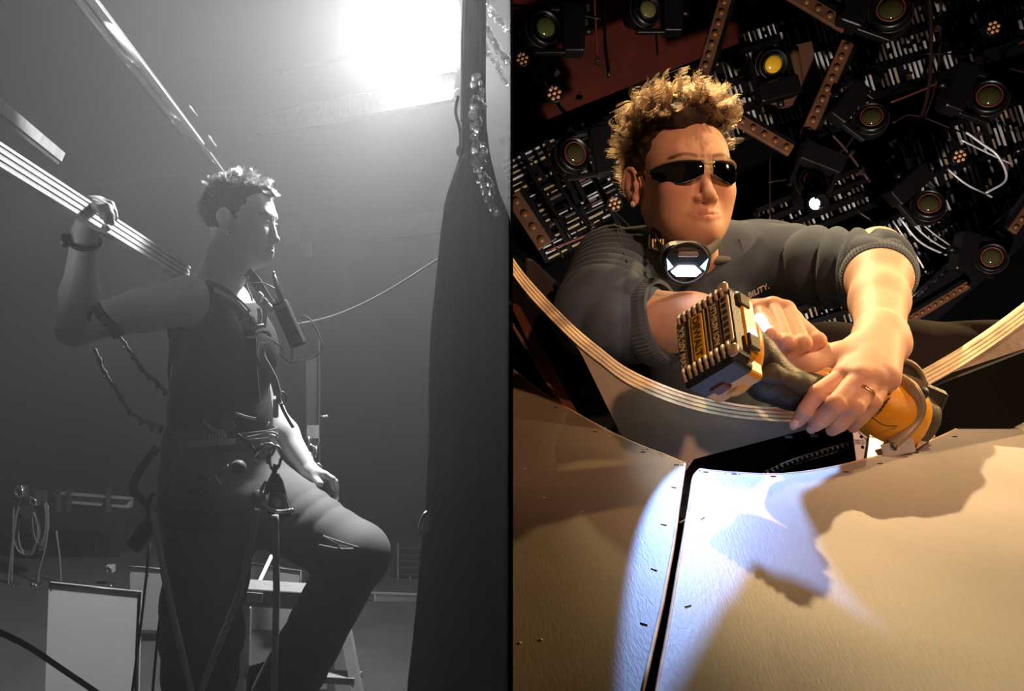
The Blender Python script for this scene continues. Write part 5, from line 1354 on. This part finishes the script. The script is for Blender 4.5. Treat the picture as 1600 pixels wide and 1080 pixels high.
# round guard behind
MB().torus(P(1412, 600, 1.03), (.25, -1, .2), .028, .0045, 28, 8).build('guard_ring', mat('guard', (.16, .11, .075), .5), tool)
MB().lathe(P(1412, 600, 1.035), (.25, -1, .2), [(0, .027), (.004, .027), (.006, .02)], 26).build('guard_disc', tbk, tool)
MB().rbox(P(1432, 640, 1.0), (.04, .05, .06), .01, Matrix.Rotation(.4, 3, 'Y')).build('blade_clamp', tbk, tool)
MB().prism([P(1415, 690, .965), P(1445, 665, .975), P(1450, 690, .97), P(1432, 708, .96)], (0, .006, 0)).build('blade', tbk, tool)
for i in range(4): MB().bar(P(1370+i*4, 648-i*6, .944), P(1378+i*4, 640-i*6, .944), .0015, .0015).build('maker_mark', tgr, tool)
MB().tube(spline([P(1376, 606, .955), P(1392, 612, .948), P(1393, 598, .950)], 5), .002, 6).build('hook_loop', ybl, tool)
MB().tube(spline([P(1362, 652, .948), P(1380, 664, .944), P(1402, 666, .946)], 5), .0007, 5).build('housing_seam', tbk, tool)

# ================================================================== the climber in the grey set
M['skinL'] = mat('skin_grey', g(.46), .5, sss=.12, spec=.35, attr='tint')
nt = M['skinL'].node_tree; nt.nodes['Principled BSDF'].inputs['Subsurface Radius'].default_value = (1, 1, 1)
HL = Frame(P(378, 348, 2.30), (.985, -.12, -.10), (.10, 0, 1), .95)
neckL = P(338, 452, 2.32)
fl = head_field(HL, .0024, neckL, .050); hV, hF = fl.mesh()
hcol = face_tint(HL, hV, (.46,)*3, (.33,)*3, (.44,)*3, (.10,)*3)
SH, EL, WR = P(292, 470, 2.20), P(122, 508, 2.0), P(132, 368, 1.88)
mc = [P(168, 317, 1.80), P(158, 316, 1.79), P(149, 316, 1.785), P(141, 318, 1.785)]
mc = [P(158, 316, 1.86), P(150, 315, 1.85), P(142, 316, 1.84), P(135, 318, 1.84)]
pp = [P(172, 320, 1.82), P(167, 324, 1.80), P(161, 325, 1.795), P(155, 325, 1.79)]
dp = [P(177, 331, 1.81), P(172, 336, 1.79), P(166, 337, 1.785), P(159, 333, 1.785)]
tpn = [P(180, 340, 1.81), P(174, 348, 1.79), P(167, 346, 1.785), P(160, 339, 1.785)]
lo, hi = bounds([SH, EL, WR]+mc+pp+tpn, .10)
fa = Field(lo, hi, .0034)
fa.cap(SH, SH.lerp(EL, .45), .066, .052, .03); fa.cap(SH.lerp(EL, .45), EL, .052, .040, .02)
fa.cap(EL, EL.lerp(WR, .35), .040, .042, .02); fa.cap(EL.lerp(WR, .35), WR, .040, .026, .02)
fa.ell(EL+Vector((-.012, 0, -.012)), (.036, .036, .036), None, .02)
aV, aF = fa.mesh()
lo, hi = bounds([WR]+mc+pp+tpn, .05); fh = Field(lo, hi, .0020)
fh.cap(WR.lerp(EL, .2), WR, .029, .026, .01)
for i in range(4):
    r = (.0092, .0096, .0092, .0082)[i]
    fh.cap(WR, mc[i], .022, .0115, .012)
    fh.cap(mc[i], pp[i], r*1.1, r, .002); fh.cap(pp[i], dp[i], r, r*.88, .0015); fh.cap(dp[i], tpn[i], r*.88, r*.7, .0015)
chainf(fh, [WR, P(140, 345, 1.90), P(156, 352, 1.885), P(166, 356, 1.86)], [.02, .0125, .011, .009], .01)
gV, gF = fh.mesh()
# far arm
S3, E3, W3 = P(350, 470, 2.46), P(418, 640, 2.50), P(484, 738, 2.40)
m3 = [P(508, 742, 2.36), P(512, 746, 2.38), P(512, 750, 2.40), P(510, 754, 2.42)]
lo, hi = bounds([S3, E3, W3]+m3, .09); fb_ = Field(lo, hi, .0034)
fb_.cap(S3, E3, .055, .042, .02); fb_.cap(E3, E3.lerp(W3, .4), .042, .040, .02); fb_.cap(E3.lerp(W3, .4), W3, .040, .025, .02)
for i, m_ in enumerate(m3):
    fb_.cap(W3, m_, .020, .011, .012); q = m_+Vector((.020, 0, -.012)); fb_.cap(m_, q, .0098, .0092, .002); fb_.cap(q, q+Vector((.004, 0, -.026)), .0092, .0078, .002)
fb_.cap(W3, P(500, 756, 2.34), .014, .010, .01)
dV, dF = fb_.mesh()
ft_ = Field([-.98, 2.02, .60], [-.48, 2.6, 1.52], .008)
ft_.cap(P(340, 505, 2.33), P(345, 690, 2.33), .115, .125, .04); ft_.cap(SH, S3, .055, .055, .04); ft_.cap(neckL, P(340, 520, 2.33), .058, .09, .04)
tV, tF = ft_.mesh()
V_, F_ = join([(hV, hF), (aV, aF), (gV, gF), (dV, dF), (tV, tF)])
cl_ = np.vstack([hcol, np.tile(np.array((.46,)*3), (len(V_)-len(hcol), 1))])
person_l = thing('person', 'climber in harness and dark work clothes, carrying a long board, in profile', 'person', P(330, 1240, 2.3))
raw('body', V_, F_, M['skinL'], person_l, cols=cl_)
for q in (-1, 1): MB().ball(HL(.031*q, .0745, .002), .0122, 12, 8).build('eye', mat('eye_grey', g(.5), .2), person_l)

# tank top
def soft2(seed, amp=.004): return lambda X, Y, Z, t: wob(X, Y, Z, 30, amp, seed)+amp*(1-1.6*np.abs(np.sin(X*20-Z*26+2*np.sin(X*15+seed)+seed))**.8)
ft_ = Field([-1.0, 1.98, .55], [-.44, 2.66, 1.50], .0042)
ft_.cap(P(342, 520, 2.33), P(346, 640, 2.33), .130, .128, .04, fold=soft2(.5)); ft_.cap(P(346, 640, 2.33), P(346, 710, 2.33), .128, .140, .03, fold=soft2(1.5))
ft_.ell(P(375, 545, 2.32), (.100, .12, .10), None, .04); ft_.cap(P(325, 470, 2.23), P(345, 520, 2.27), .052, .09, .03); ft_.cap(P(345, 465, 2.43), P(350, 520, 2.38), .052, .09, .03)
ft_.cap(P(335, 400, 2.32), P(350, 455, 2.31), .075, .080, .01, op='sub')
ft_.ell(SH+Vector((-.01, -.03, -.01)), (.075, .07, .085), None, .01, op='sub')
xV, xF = ft_.mesh(); dark = mat('top_black', g(.018), .85, spec=.2, bump=.2, bscale=400)
raw('tank_top', xV, xF, dark, person_l)
# trousers
tr = Field([-1.02, 1.95, -.02], [-.20, 2.62, 1.05], .0060)
tr.cap(P(342, 700, 2.33), P(348, 760, 2.33), .148, .150, .03)
tr.cap(P(330, 770, 2.27), P(315, 1000, 2.28), .128, .100, .04, fold=soft2(.3, .005)); tr.cap(P(315, 1000, 2.28), P(308, 1215, 2.3), .098, .090, .03, fold=soft2(.9, .006))
def legfold(a, b, f, amp, seed): 
    def fn(X, Y, Z, t): return amp*(1-1.8*np.abs(np.sin(t*f+1.5*np.sin(X*16-Z*22+seed)+seed))**.8)*(.25+.75*t)
    return fn
HP, KN, AN = P(398, 775, 2.36), P(556, 868, 2.22), P(442, 1085, 2.36)
tr.cap(HP, KN, .118, .082, .035, fold=legfold(HP, KN, 15, .0032, .4)); tr.cap(KN, AN, .080, .084, .025, fold=legfold(KN, AN, 13, .003, 1.4)); tr.ell(KN+Vector((.004, 0, 0)), (.080, .08, .082), None, .02)
yV, yF = tr.mesh(); raw('trousers', yV, yF, mat('work_trousers', g(.13), .8, bump=.25, bscale=450, spec=.3, var=.08, vscale=8), person_l)
for (a, b_, c) in (((505, 838), (540, 850), (560, 856)), ((498, 852), (530, 858), (552, 858)), ((505, 838), (525, 850), (535, 862))):
    MB().tube(spline([P(*a, 2.14), P(*b_, 2.132), P(*c, 2.135)], 4), .0028, 6, sx=.6).build('lit_crease', mat('lit_crease_grey', g(.3), .8), person_l)  # paler tubes stand in for light caught on the trouser creases
for (x, y, yy, zz) in ((305, 1228, 2.26, 0), (425, 1150, 2.40, .13)): 
    bo = Field([x_-.22 for x_ in [P(x, y, yy).x]]+[yy-.2, zz-.01], [P(x, y, yy).x+.3, yy+.2, zz+.16], .008)
    bo.cap((P(x, y, yy).x-.03, yy, zz+.05), (P(x, y, yy).x+.15, yy, zz+.04), .055, .045, .02); bo.cap((P(x, y, yy).x-.02, yy, zz+.05), (P(x, y, yy).x-.02, yy, zz+.14), .05, .05, .02)
    zV, zF = bo.mesh(); raw('boot', zV, zF, M['black'], person_l)
# hair
def styleL(v, rnd):
    if v.z < -.45: return None
    if v.y > .1 and v.z < .55: return None
    if v.y > -.15 and abs(v.x) > .6 and v.z < .05: return None
    if v.z < -.1 and v.y > -.35: return None
    if v.z > .5: return rnd.uniform(.035, .06), (v.x*.9+rnd.uniform(-.2, .2), v.y*.5+.3+rnd.uniform(-.25, .25), .8), 1.1, .0016, 1.0
    return rnd.uniform(.014, .03), (v.x*.8, v.y*.8-.3, .4+rnd.uniform(-.2, .2)), .2, .003, .1
hair_block('hair', HL, curly_hair(HL, 8, 330, 12, styleL), hair_mat('hair_grey', (.035, .035, .035), .22), person_l, .0005)
fs = Field([HL.o.x-.14, HL.o.y-.14, HL.o.z-.12], [HL.o.x+.14, HL.o.y+.14, HL.o.z+.17], .0034)
fs.ell(HL(0, -.022, .042), (.079, .092, .090), HL.R, .01, fold=tuft)
for i in range(20):
    a = i*2.4; r = .012+.045*math.sqrt(i/20); fs.ell(HL(r*math.cos(a), .002+r*1.2*math.sin(a), .112-r*r*6), (.018, .018, .014), HL.R, .01, fold=tuft)
fs.ell(HL(0, .115, -.02), (.10, .075, .095), HL.R, .01, op='sub')
for q in (-1, 1): fs.ell(HL(.12*q, .03, -.055), (.06, .075, .055), HL.R, .01, op='sub'); fs.ell(HL(.082*q, -.01, -.012), (.02, .026, .038), HL.R, .004, op='sub')
uV, uF = fs.mesh(); raw('hair_base', uV, uF, mat('hair_under_grey', g(.02), .7, bump=.6, bscale=300), person_l)
el_ = thing('earring', 'tiny bright stud in the ear of the climber', 'earring', HL(.086, -.003, -.037)); MB().ball(P(358, 361, 2.215), .004, 10, 8).build('stud', M['glint'], el_); MB().torus(P(358, 361, 2.215), (0, 1, 0), .0045, .001, 12, 5).build('setting', M['glint'], el_)
# watch
wt = thing('wristwatch', 'black wristwatch on the raised forearm', 'watch', P(130, 378, 1.88))
wd_ = (WR-EL).normalized(); wc = EL.lerp(WR, .93)
MB().tube([wc+(wd_.cross(Vector((0, 1, 0))).normalized()*math.cos(a)+wd_.cross(wd_.cross(Vector((0, 1, 0)))).normalized()*math.sin(a))*.0315 for a in [2*PI*i/24 for i in range(24)]], .009, 8, True, .35).build('strap', M['black'], wt)
MB().lathe(P(103, 376, 1.86), (-1, -.2, .1), [(-.004, .016), (.006, .016), (.008, .012)], 18).build('case', M['darksteel'], wt); MB().torus(P(102, 376, 1.86), (-1, -.2, .1), .013, .0015, 16, 5).build('bezel', M['glint'], wt)

# board on the shoulder (layered edge)
bd = thing('board', 'long bundle of pale layered boards carried on the shoulder, running off the left edge', 'board', P(150, 340, 1.8))
A, B = P(-40, 219, 1.46), P(293, 429, 2.28); dB = (B-A).normalized(); up = Vector((0, -.15, 1)); up = (up-dB*up.dot(dB)).normalized(); nf = dB.cross(up)
if nf.y > 0: nf = -nf
H_ = .044
for i in range(7):
    o_ = up*((i-3)*H_/7); off = -nf*(.004+(.0012 if i % 2 else 0)); L_ = B-dB*(.004*(i % 3))
    MB().bar(A+o_+off, L_+o_+off, .022 , H_/7*(.93 if i % 2 == 0 else 1.0), up).build('layer', M['ply_l'] if i % 2 == 0 else M['plydark_l'], bd)

# block under the far hand
bl = thing('ladder_head', 'bright metal block under the resting far hand', 'fitting', P(510, 790, 2.42))
MB().rbox(P(503, 768, 2.46), (.075, .05, .060), .008, Matrix.Rotation(PI/2, 3, 'X')).build('body', mat('block_grey', g(.35), .35, .5), bl)
MB().prism([P(508, 753, 2.40), P(520, 753, 2.42), P(524, 786, 2.42), P(512, 782, 2.40)], (0, .05, 0)).build('side', M['steel'], bl)
for (x, y) in ((511, 757), (510, 772), (518, 781)): MB().ball(P(x, y, 2.39), .004, 8, 6).build('rivet', M['glint'], bl)

# ---- harness
hn = thing('climbing_harness', 'full body climbing harness with buckles and metal rings on the climber', 'harness', P(350, 690, 2.2))
wb = M['web_l']; bw = mat('webbing_light', g(.40), .6, bump=.3, bscale=250)
def strap(pts, w, m=None, name='strap', t=.28, parent=hn):
    return MB().tube(spline(pts, 6), w, 8, sx=t).build(name, m or wb, parent)
def ribbon(pts, w, m, name='strap', parent=hn, side=(0, 1, 0), th=.003):
    "flat strip facing the camera"
    sp = spline(pts, 6); V = []; F = []
    for i, p in enumerate(sp):
        d = (sp[min(i+1, len(sp)-1)]-sp[max(i-1, 0)]).normalized(); s_ = d.cross(Vector(side)).normalized()*w/2; n_ = d.cross(s_).normalized()*th/2
        V += [p+s_+n_, p-s_+n_, p-s_-n_, p+s_-n_]
    for i in range(len(sp)-1):
        for j in range(4): F.append((i*4+j, i*4+(j+1) % 4, i*4+4+(j+1) % 4, i*4+4+j))
    F += [(0, 1, 2, 3), (len(V)-1, len(V)-2, len(V)-3, len(V)-4)]
    return raw(name, V, F, m, parent, smooth=False)
YB = 2.165
ribbon([P(322, 446, 2.24), P(345, 456, 2.19), P(372, 478, 2.17), P(385, 492, 2.165)], .032, wb, 'shoulder_strap'); ribbon([P(333, 452, 2.20), P(350, 460, 2.165), P(372, 474, 2.16), P(384, 487, 2.155)], .010, bw, 'strap_edge')
ribbon([P(375, 480, 2.17), P(390, 520, 2.15), P(392, 570, 2.15), P(398, 630, 2.16)], .030, wb, 'chest_strap')
ribbon([P(386, 425, 2.24), P(400, 440, 2.22), P(415, 465, 2.20), P(425, 480, 2.20)], .026, wb, 'shoulder_strap')
for k, (x, y, r, w, h) in enumerate(((404, 463, .8, .018, .022), (413, 472, .8, .020, .018), (421, 480, .8, .022, .014))):
    MB().rbox(P(x, y, 2.17), (w, h, .012), .004, Matrix.Rotation(r, 3, 'Y') @ Matrix.Rotation(PI/2, 3, 'X')).build('buckle', M['glint'] if k == 1 else bw, hn)
ribbon([P(404, 482, 2.17), P(406, 495, 2.165), P(404, 508, 2.165)], .010, bw, 'strap_end'); ribbon([P(413, 482, 2.17), P(414, 495, 2.165), P(412, 512, 2.165)], .012, bw, 'strap_end')
MB().rbox(P(389, 506, 2.14), (.034, .032, .014), .006, Matrix.Rotation(-.45, 3, 'Y') @ Matrix.Rotation(PI/2, 3, 'X')).build('adjuster', mat('adjuster', g(.3), .5), hn)
for i in range(5): MB().bar(P(380+i*1.2, 500+i*3.6, 2.128), P(393+i*1.5, 495+i*3.6, 2.128), .0012, .002).build('adjuster_rib', bw, hn)
MB().tube(spline([P(387, 528, 2.13), P(398, 527, 2.125), P(407, 519, 2.12), P(418, 520, 2.12), P(422, 526, 2.125)], 6), .0042, 8).build('ring', M['glint'], hn)
MB().tube(spline([P(394, 515, 2.13), P(404, 511, 2.125), P(412, 509, 2.13)], 5), .0060, 8).build('bar_buckle', bw, hn)
ribbon([P(398, 528, 2.15), P(396, 545, 2.15), P(393, 566, 2.15)], .008, bw, 'strap_end')
ribbon([P(411, 535, 2.16), P(408, 555, 2.16), P(418, 575, 2.16), P(428, 595, 2.17), P(434, 618, 2.18)], .020, mat('elastic', g(.28), .7, bump=.4, bscale=150), 'webbing_tail')
# waist belt
def hoop(cx, cy, Y, rx, ry, w, m, name, tilt=0.0, parent=hn, a0=-PI, a1=0.0, n=24):
    c = P(cx, cy, Y); pts = [c+Vector((rx*math.cos(a), ry*math.sin(a), tilt*math.cos(a))) for a in [a0+(a1-a0)*i/n for i in range(n+1)]]
    V = []; F = []
    for i, p in enumerate(pts):
        q = p-c; q.z = 0; q.normalize()
        V += [p+Vector((0, 0, w/2)), p+Vector((0, 0, -w/2)), p-q*.008+Vector((0, 0, -w/2)), p-q*.008+Vector((0, 0, w/2))]
    for i in range(n):
        for j in range(4): F.append((i*4+j, i*4+(j+1) % 4, i*4+4+(j+1) % 4, i*4+4+j))
    return raw(name, V, F, m, parent, smooth=False)
hoop(346, 685, 2.33, .150, .150, .046, wb, 'waist_belt', .004, a0=-PI, a1=PI)
hoop(348, 683, 2.33, .156, .158, .014, bw, 'belt_strap', .006, a0=-PI*.62, a1=-PI*.33, n=10)
for i in range(7): MB().box(P(322+i*5, 684, 2.155), (.0035, .006, .018)).build('belt_rib', bw, hn)
MB().rbox(P(345, 676, 2.15), (.022, .016, .01), .004, Matrix.Rotation(PI/2, 3, 'X')).build('belt_buckle', M['glint'], hn)
ribbon([P(318, 659, 2.16), P(330, 668, 2.155), P(342, 674, 2.15)], .006, bw, 'strap_end')
ribbon([P(345, 655, 2.17), P(355, 662, 2.16), P(362, 672, 2.155)], .026, mat('pouch', g(.16), .6), 'pouch_flap'); ribbon([P(368, 646, 2.17), P(385, 652, 2.165), P(400, 655, 2.17)], .007, bw, 'strap_edge')
strap([P(372, 680, 2.16), P(382, 688, 2.14), P(396, 702, 2.13), P(404, 716, 2.12)], .006, wb)
MB().tube(spline([P(386, 684, 2.14), P(405, 680, 2.13), P(425, 676, 2.13), P(434, 680, 2.14)], 6), .0035, 6).tube(spline([P(386, 688, 2.14), P(408, 686, 2.13), P(430, 682, 2.13)], 6), .0025, 6).build('belt_piping', bw, hn)
hoop(330, 800, 2.27, .135, .132, .050, wb, 'leg_loop', -.01); 
MB().tube(spline([P(420, 660, 2.16), P(417, 668, 2.15), P(420, 678, 2.15), P(430, 682, 2.15), P(436, 690, 2.16)], 5), .0032, 6).build('gate_ring', M['glint'], hn)
ribbon([P(433, 610, 2.2), P(440, 635, 2.2), P(450, 655, 2.22), P(458, 668, 2.25)], .008, wb, 'side_strap'); MB().torus(P(440, 622, 2.19), (0, 1, .2), .012, .0025, 18, 6, 1.4).build('side_ring', M['darksteel'], hn)
MB().rbox(P(431, 638, 2.2), (.014, .05, .01), .005, Matrix.Rotation(PI/2, 3, 'X')).build('pale_tab', bw, hn)
for (x, y, r) in ((338, 750, .011), (322, 768, .006), (335, 768, .009)): MB().torus(P(x-22, y, 2.14), (0, 1, 0), r, .0028, 14, 6).build('gear_ring', M['darksteel'], hn)
ribbon([P(334, 740, 2.14), P(346, 733, 2.13), P(356, 727, 2.13)], .005, bw, 'gear_edge'); ribbon([P(330, 742, 2.135), P(335, 752, 2.13), P(340, 760, 2.13)], .020, mat('pouch2', g(.2), .5), 'gear_patch')
MB().lathe(P(374, 730, 2.15), (0, -1, 0), [(0, .018), (.01, .02), (.02, .012)], 16).build('round_pouch', mat('pouch3', g(.07), .6), hn)
# arm strap and daisy chains
ds = thing('webbing_lanyard', 'dark webbing strap looped over the raised arm and hanging behind', 'strap', P(170, 500, 2.0))
ribbon([P(148, 476, 1.935), P(158, 492, 1.93), P(172, 508, 1.94), P(184, 522, 1.97)], .024, wb, 'loop', ds); MB().rbox(P(181, 517, 1.94), (.03, .034, .008), .008, Matrix.Rotation(-.6, 3, 'Y') @ Matrix.Rotation(PI/2, 3, 'X')).build('pad', wb, ds)
for i in range(3): MB().bar(P(157+i*2, 498+i*3, 1.922), P(164+i*2, 494+i*3, 1.922), .0015, .002).build('stitch', bw, ds)
strap([P(146, 478, 1.95), P(140, 492, 1.95), P(138, 500, 1.96)], .006, wb, 'loop_side', parent=ds)
for k, (pts, lb) in enumerate((([(184, 522), (205, 552), (225, 580), (248, 600), (266, 622)], 'upper daisy chain of webbing trailing from the raised arm'), ([(148, 545), (162, 580), (182, 610), (205, 645), (235, 662), (255, 668)], 'lower daisy chain of webbing swinging behind the back'))):
    t = thing('daisy_chain', lb, 'webbing', P(*pts[0], 2.15)); sp = spline([P(x, y, 2.2) for x, y in pts], 5)
    MB().tube(sp, .005, 6, sx=.5).build('webbing', wb, t)
    for i in range(2, len(sp)-1, 3): MB().torus(sp[i]+Vector((.004, 0, -.008)), (.8, 1, 0), .009, .0022, 12, 6).build('loop', wb, t)
tag(MB().tube([P(269, 570, 2.15), P(264, 610, 2.15), P(260, 641, 2.15)], .0016, 6).build('cord', M['glint']), 'thin bright cord catching light behind the waist', 'cord')
tag(MB().tube(spline([P(285, 700, 2.12), P(278, 730, 2.12), P(266, 770, 2.12)], 5), .0014, 6).build('cord', M['rope_l']), 'thin grey cord hanging down the hip to the clip', 'cord')
# radio
rd = thing('radio', 'two-way radio clipped to the chest strap with antenna pointing up', 'radio', P(452, 505, 2.13))
RR = Matrix.Rotation(-.42, 3, 'Y') @ Matrix.Rotation(PI/2, 3, 'X'); rb = mat('radio_black', g(.03), .4)
MB().rbox(P(452, 506, 2.155), (.036, .122, .030), .006, RR).build('body', rb, rd); rb_ = C.objects[-1]
MB().tube([P(441, 474, 2.14), P(433, 450, 2.13), P(427, 427, 2.125)], [.0060, .0055, .0048], 8).build('antenna', mat('antenna', g(.12), .5), rb_); MB().ball(P(427, 427, 2.12), .0055, 8, 6).build('antenna_tip', M['glint'], rd)
MB().tube([P(445, 474, 2.126), P(437, 450, 2.118), P(429, 429, 2.115)], .0013, 6).build('antenna_edge', M['glint'], rd)
for (x, y) in ((436, 466), (433, 470)): MB().cyl(P(x, y+4, 2.14), P(x-3, y-4, 2.14), .0045, n=10).build('knob', M['glint'], rb_)
def onr(u, v, z=-.0165): return P(452, 506, 2.155)+RR @ Vector((u, v, -z if False else .017))
for i in range(8): 
    a = .030-i*.0072; MB().bar(onr(-.010, a), onr(.015, a), .0022, .0022).build('speaker_rib', bw, rb_)
MB().bar(onr(.0165, .058), onr(.0165, -.058), .002, .002).build('edge_trim', M['glint'], rb_); MB().bar(onr(-.012, .046), onr(.014, .046), .006, .010).build('top_plate', bw, rb_)
for i in range(4):
    for j in range(3): MB().box(onr(-.006+j*.008, -.034-i*.006), (.005, .003, .0035)).build('key', bw, rb_)
cbm = mat('curly_cord', g(.30), .4)
def wire(pts, label, r=.0018, Y=2.13, m=None):
    tag(MB().tube(spline([P(x, y, Y) for x, y in pts], 7), r, 6).build('cable', m or cbm), label, 'cable')
wire([(395, 443), (408, 442), (420, 446), (430, 452), (434, 458)], 'thin cable arching from the collar to the radio', .0020)
wire([(467, 499), (474, 494), (482, 497), (492, 510), (500, 528), (504, 545), (495, 555), (478, 562), (456, 567), (443, 559), (436, 552)], 'pale looping cable hanging out from the radio', .0019, m=M['rope_l'])
wire([(455, 542), (457, 555), (454, 567)], 'short cable from the radio base to the loop', .0018, m=M['rope_l'])
wire([(418, 527), (430, 536), (440, 544), (442, 552)], 'cable from the chest ring to the dangling loop', .0018, m=M['rope_l'])
wire([(468, 500), (472, 510), (478, 520), (482, 526)], 'thin rigid wire beside the radio', .0014, m=M['glint'])
wire([(388, 432), (385, 445), (392, 462), (394, 470)], 'cable loop at the side of the neck', .0024)
# carabiners and descender
def carabiner(c, ang, s_, label, Y=2.10):
    t = thing('carabiner', label, 'carabiner', P(*c, Y)); o_ = P(*c, Y); u = Vector((math.cos(ang), 0, math.sin(ang))); v = Vector((-u.z, 0, u.x))
    pts = [o_+u*(s_*math.cos(a)*(1.0))+v*(s_*.52*math.sin(a)*(1.1 if math.cos(a) > 0 else .85)) for a in [2*PI*i/26 for i in range(26)]]
    MB().tube(pts, s_*.13, 8, True).build('body', M['glint'], t); MB().cyl(o_+v*s_*.5-u*s_*.5, o_+v*s_*.55+u*s_*.4, s_*.2, n=12).build('gate_sleeve', M['darksteel'], t)
    for q in (-.3, .1): MB().torus(o_+v*s_*.52+u*s_*q, u, s_*.2, s_*.03, 12, 5).build('gate_ring', M['glint'], t)
carabiner((412, 708), .65, .030, 'shiny screw-gate carabiner slanting below the belt'); carabiner((430, 716), 1.5, .030, 'upright screw-gate carabiner at the front of the belt')
de = thing('descender', 'metal rope descender with a long curved handle and engraved plate', 'descender', P(430, 780, 2.09))
MB().prism([P(427, 742, 2.105), P(434, 740, 2.105), P(441, 752, 2.105), P(456, 806, 2.105), P(444, 812, 2.105), P(418, 802, 2.105), P(421, 765, 2.105)], (0, .010, 0)).build('plate', mat('plate_dark', g(.06), .4, .5), de, bevel=.001)
MB().lathe(P(404, 778, 2.095), (0, -1, 0), [(-.01, .018), (0, .019), (.006, .018), (.007, .010), (.011, .008), (.012, .002)], 22).build('pivot_disc', M['steel'], de)
MB().tube(spline([P(408, 786, 2.085), P(420, 795, 2.080), P(436, 800, 2.078), P(455, 798, 2.078)], 6), .0055, 8).build('handle', M['steel'], de); MB().ball(P(456, 798, 2.078), .0062, 10, 8).build('handle_tip', M['glint'], de)
MB().lathe(P(432, 785, 2.10), (0, -1, 0), [(0, .014), (.004, .013), (.005, .006), (.009, .005)], 18).build('cam_bolt', M['steel'], de)
rnd = random.Random(6)
for i in range(6):
    for j in range(3): MB().box(P(427+j*4.2+i*.9, 757+i*4.5, 2.103), (.004*rnd.uniform(.5, 1.1), .0015, .0035)).build('engraving', bw, de)
for i in range(3): MB().bar(P(441+i*2.4, 772, 2.103), P(450+i*2.2, 800, 2.103), .0009, .0014, (0, 1, 0)).build('engraved_line', bw, de)
MB().tube(spline([P(431, 725, 2.10), P(428, 740, 2.10), P(421, 755, 2.098), P(415, 772, 2.098)], 5), .0065, 8).build('swivel_arm', M['darksteel'], de)
ribbon([P(416, 752, 2.10), P(410, 762, 2.095), P(407, 772, 2.09)], .008, M['steel'], 'side_plate', de)
# ropes
rp_ = mat('kernmantle_rope', g(.40), .7, bump=.5, bscale=260)
for pts, lb, Y, r in (([(403, 795), (396, 830), (385, 880), (375, 925), (352, 985), (325, 1050), (305, 1110)], 'thick rope falling from the descender down across the standing leg', 2.07, .0085), ([(430, 805), (431, 860), (432, 930), (430, 1000), (428, 1110)], 'vertical rope hanging from the descender past the raised leg', 2.06, .0085), ([(240, 800), (248, 850), (262, 920), (280, 1000), (300, 1085), (306, 1110)], 'rope hanging down behind the standing leg to the corner', 2.10, .0085)):
    tag(MB().tube(spline([P(x, y, Y) for x, y in pts], 8), r, 8).build('rope', rp_), lb, 'rope')
bg2 = thing('tool_pouch', 'dark flat pouch dangling behind the hip', 'pouch', P(218, 835, 2.3))
MB().prism([P(232, 800, 2.3), P(240, 822, 2.3), P(214, 866, 2.3), P(196, 850, 2.3)], (0, .03, 0)).build('body', wb, bg2, bevel=.003)
MB().tube(spline([P(245, 700, 2.28), P(222, 730, 2.28), P(208, 765, 2.28), P(232, 790, 2.28), P(236, 805, 2.28)], 6), .011, 8, sx=.4).build('strap', wb, bg2)
lk = thing('lanyard_clip', 'pale worn clip and shackle at the top of the hanging rope behind the hip', 'clip', P(243, 800, 2.12))
MB().torus(P(243, 785, 2.11), (0, 1, 0), .014, .004, 18, 6, 1.5).build('shackle', M['darksteel'], lk); ribbon([P(240, 790, 2.10), P(244, 820, 2.10), P(250, 850, 2.10)], .022, mat('clip_pale', g(.22), .6, var=.4, vscale=60), 'sheath', lk)
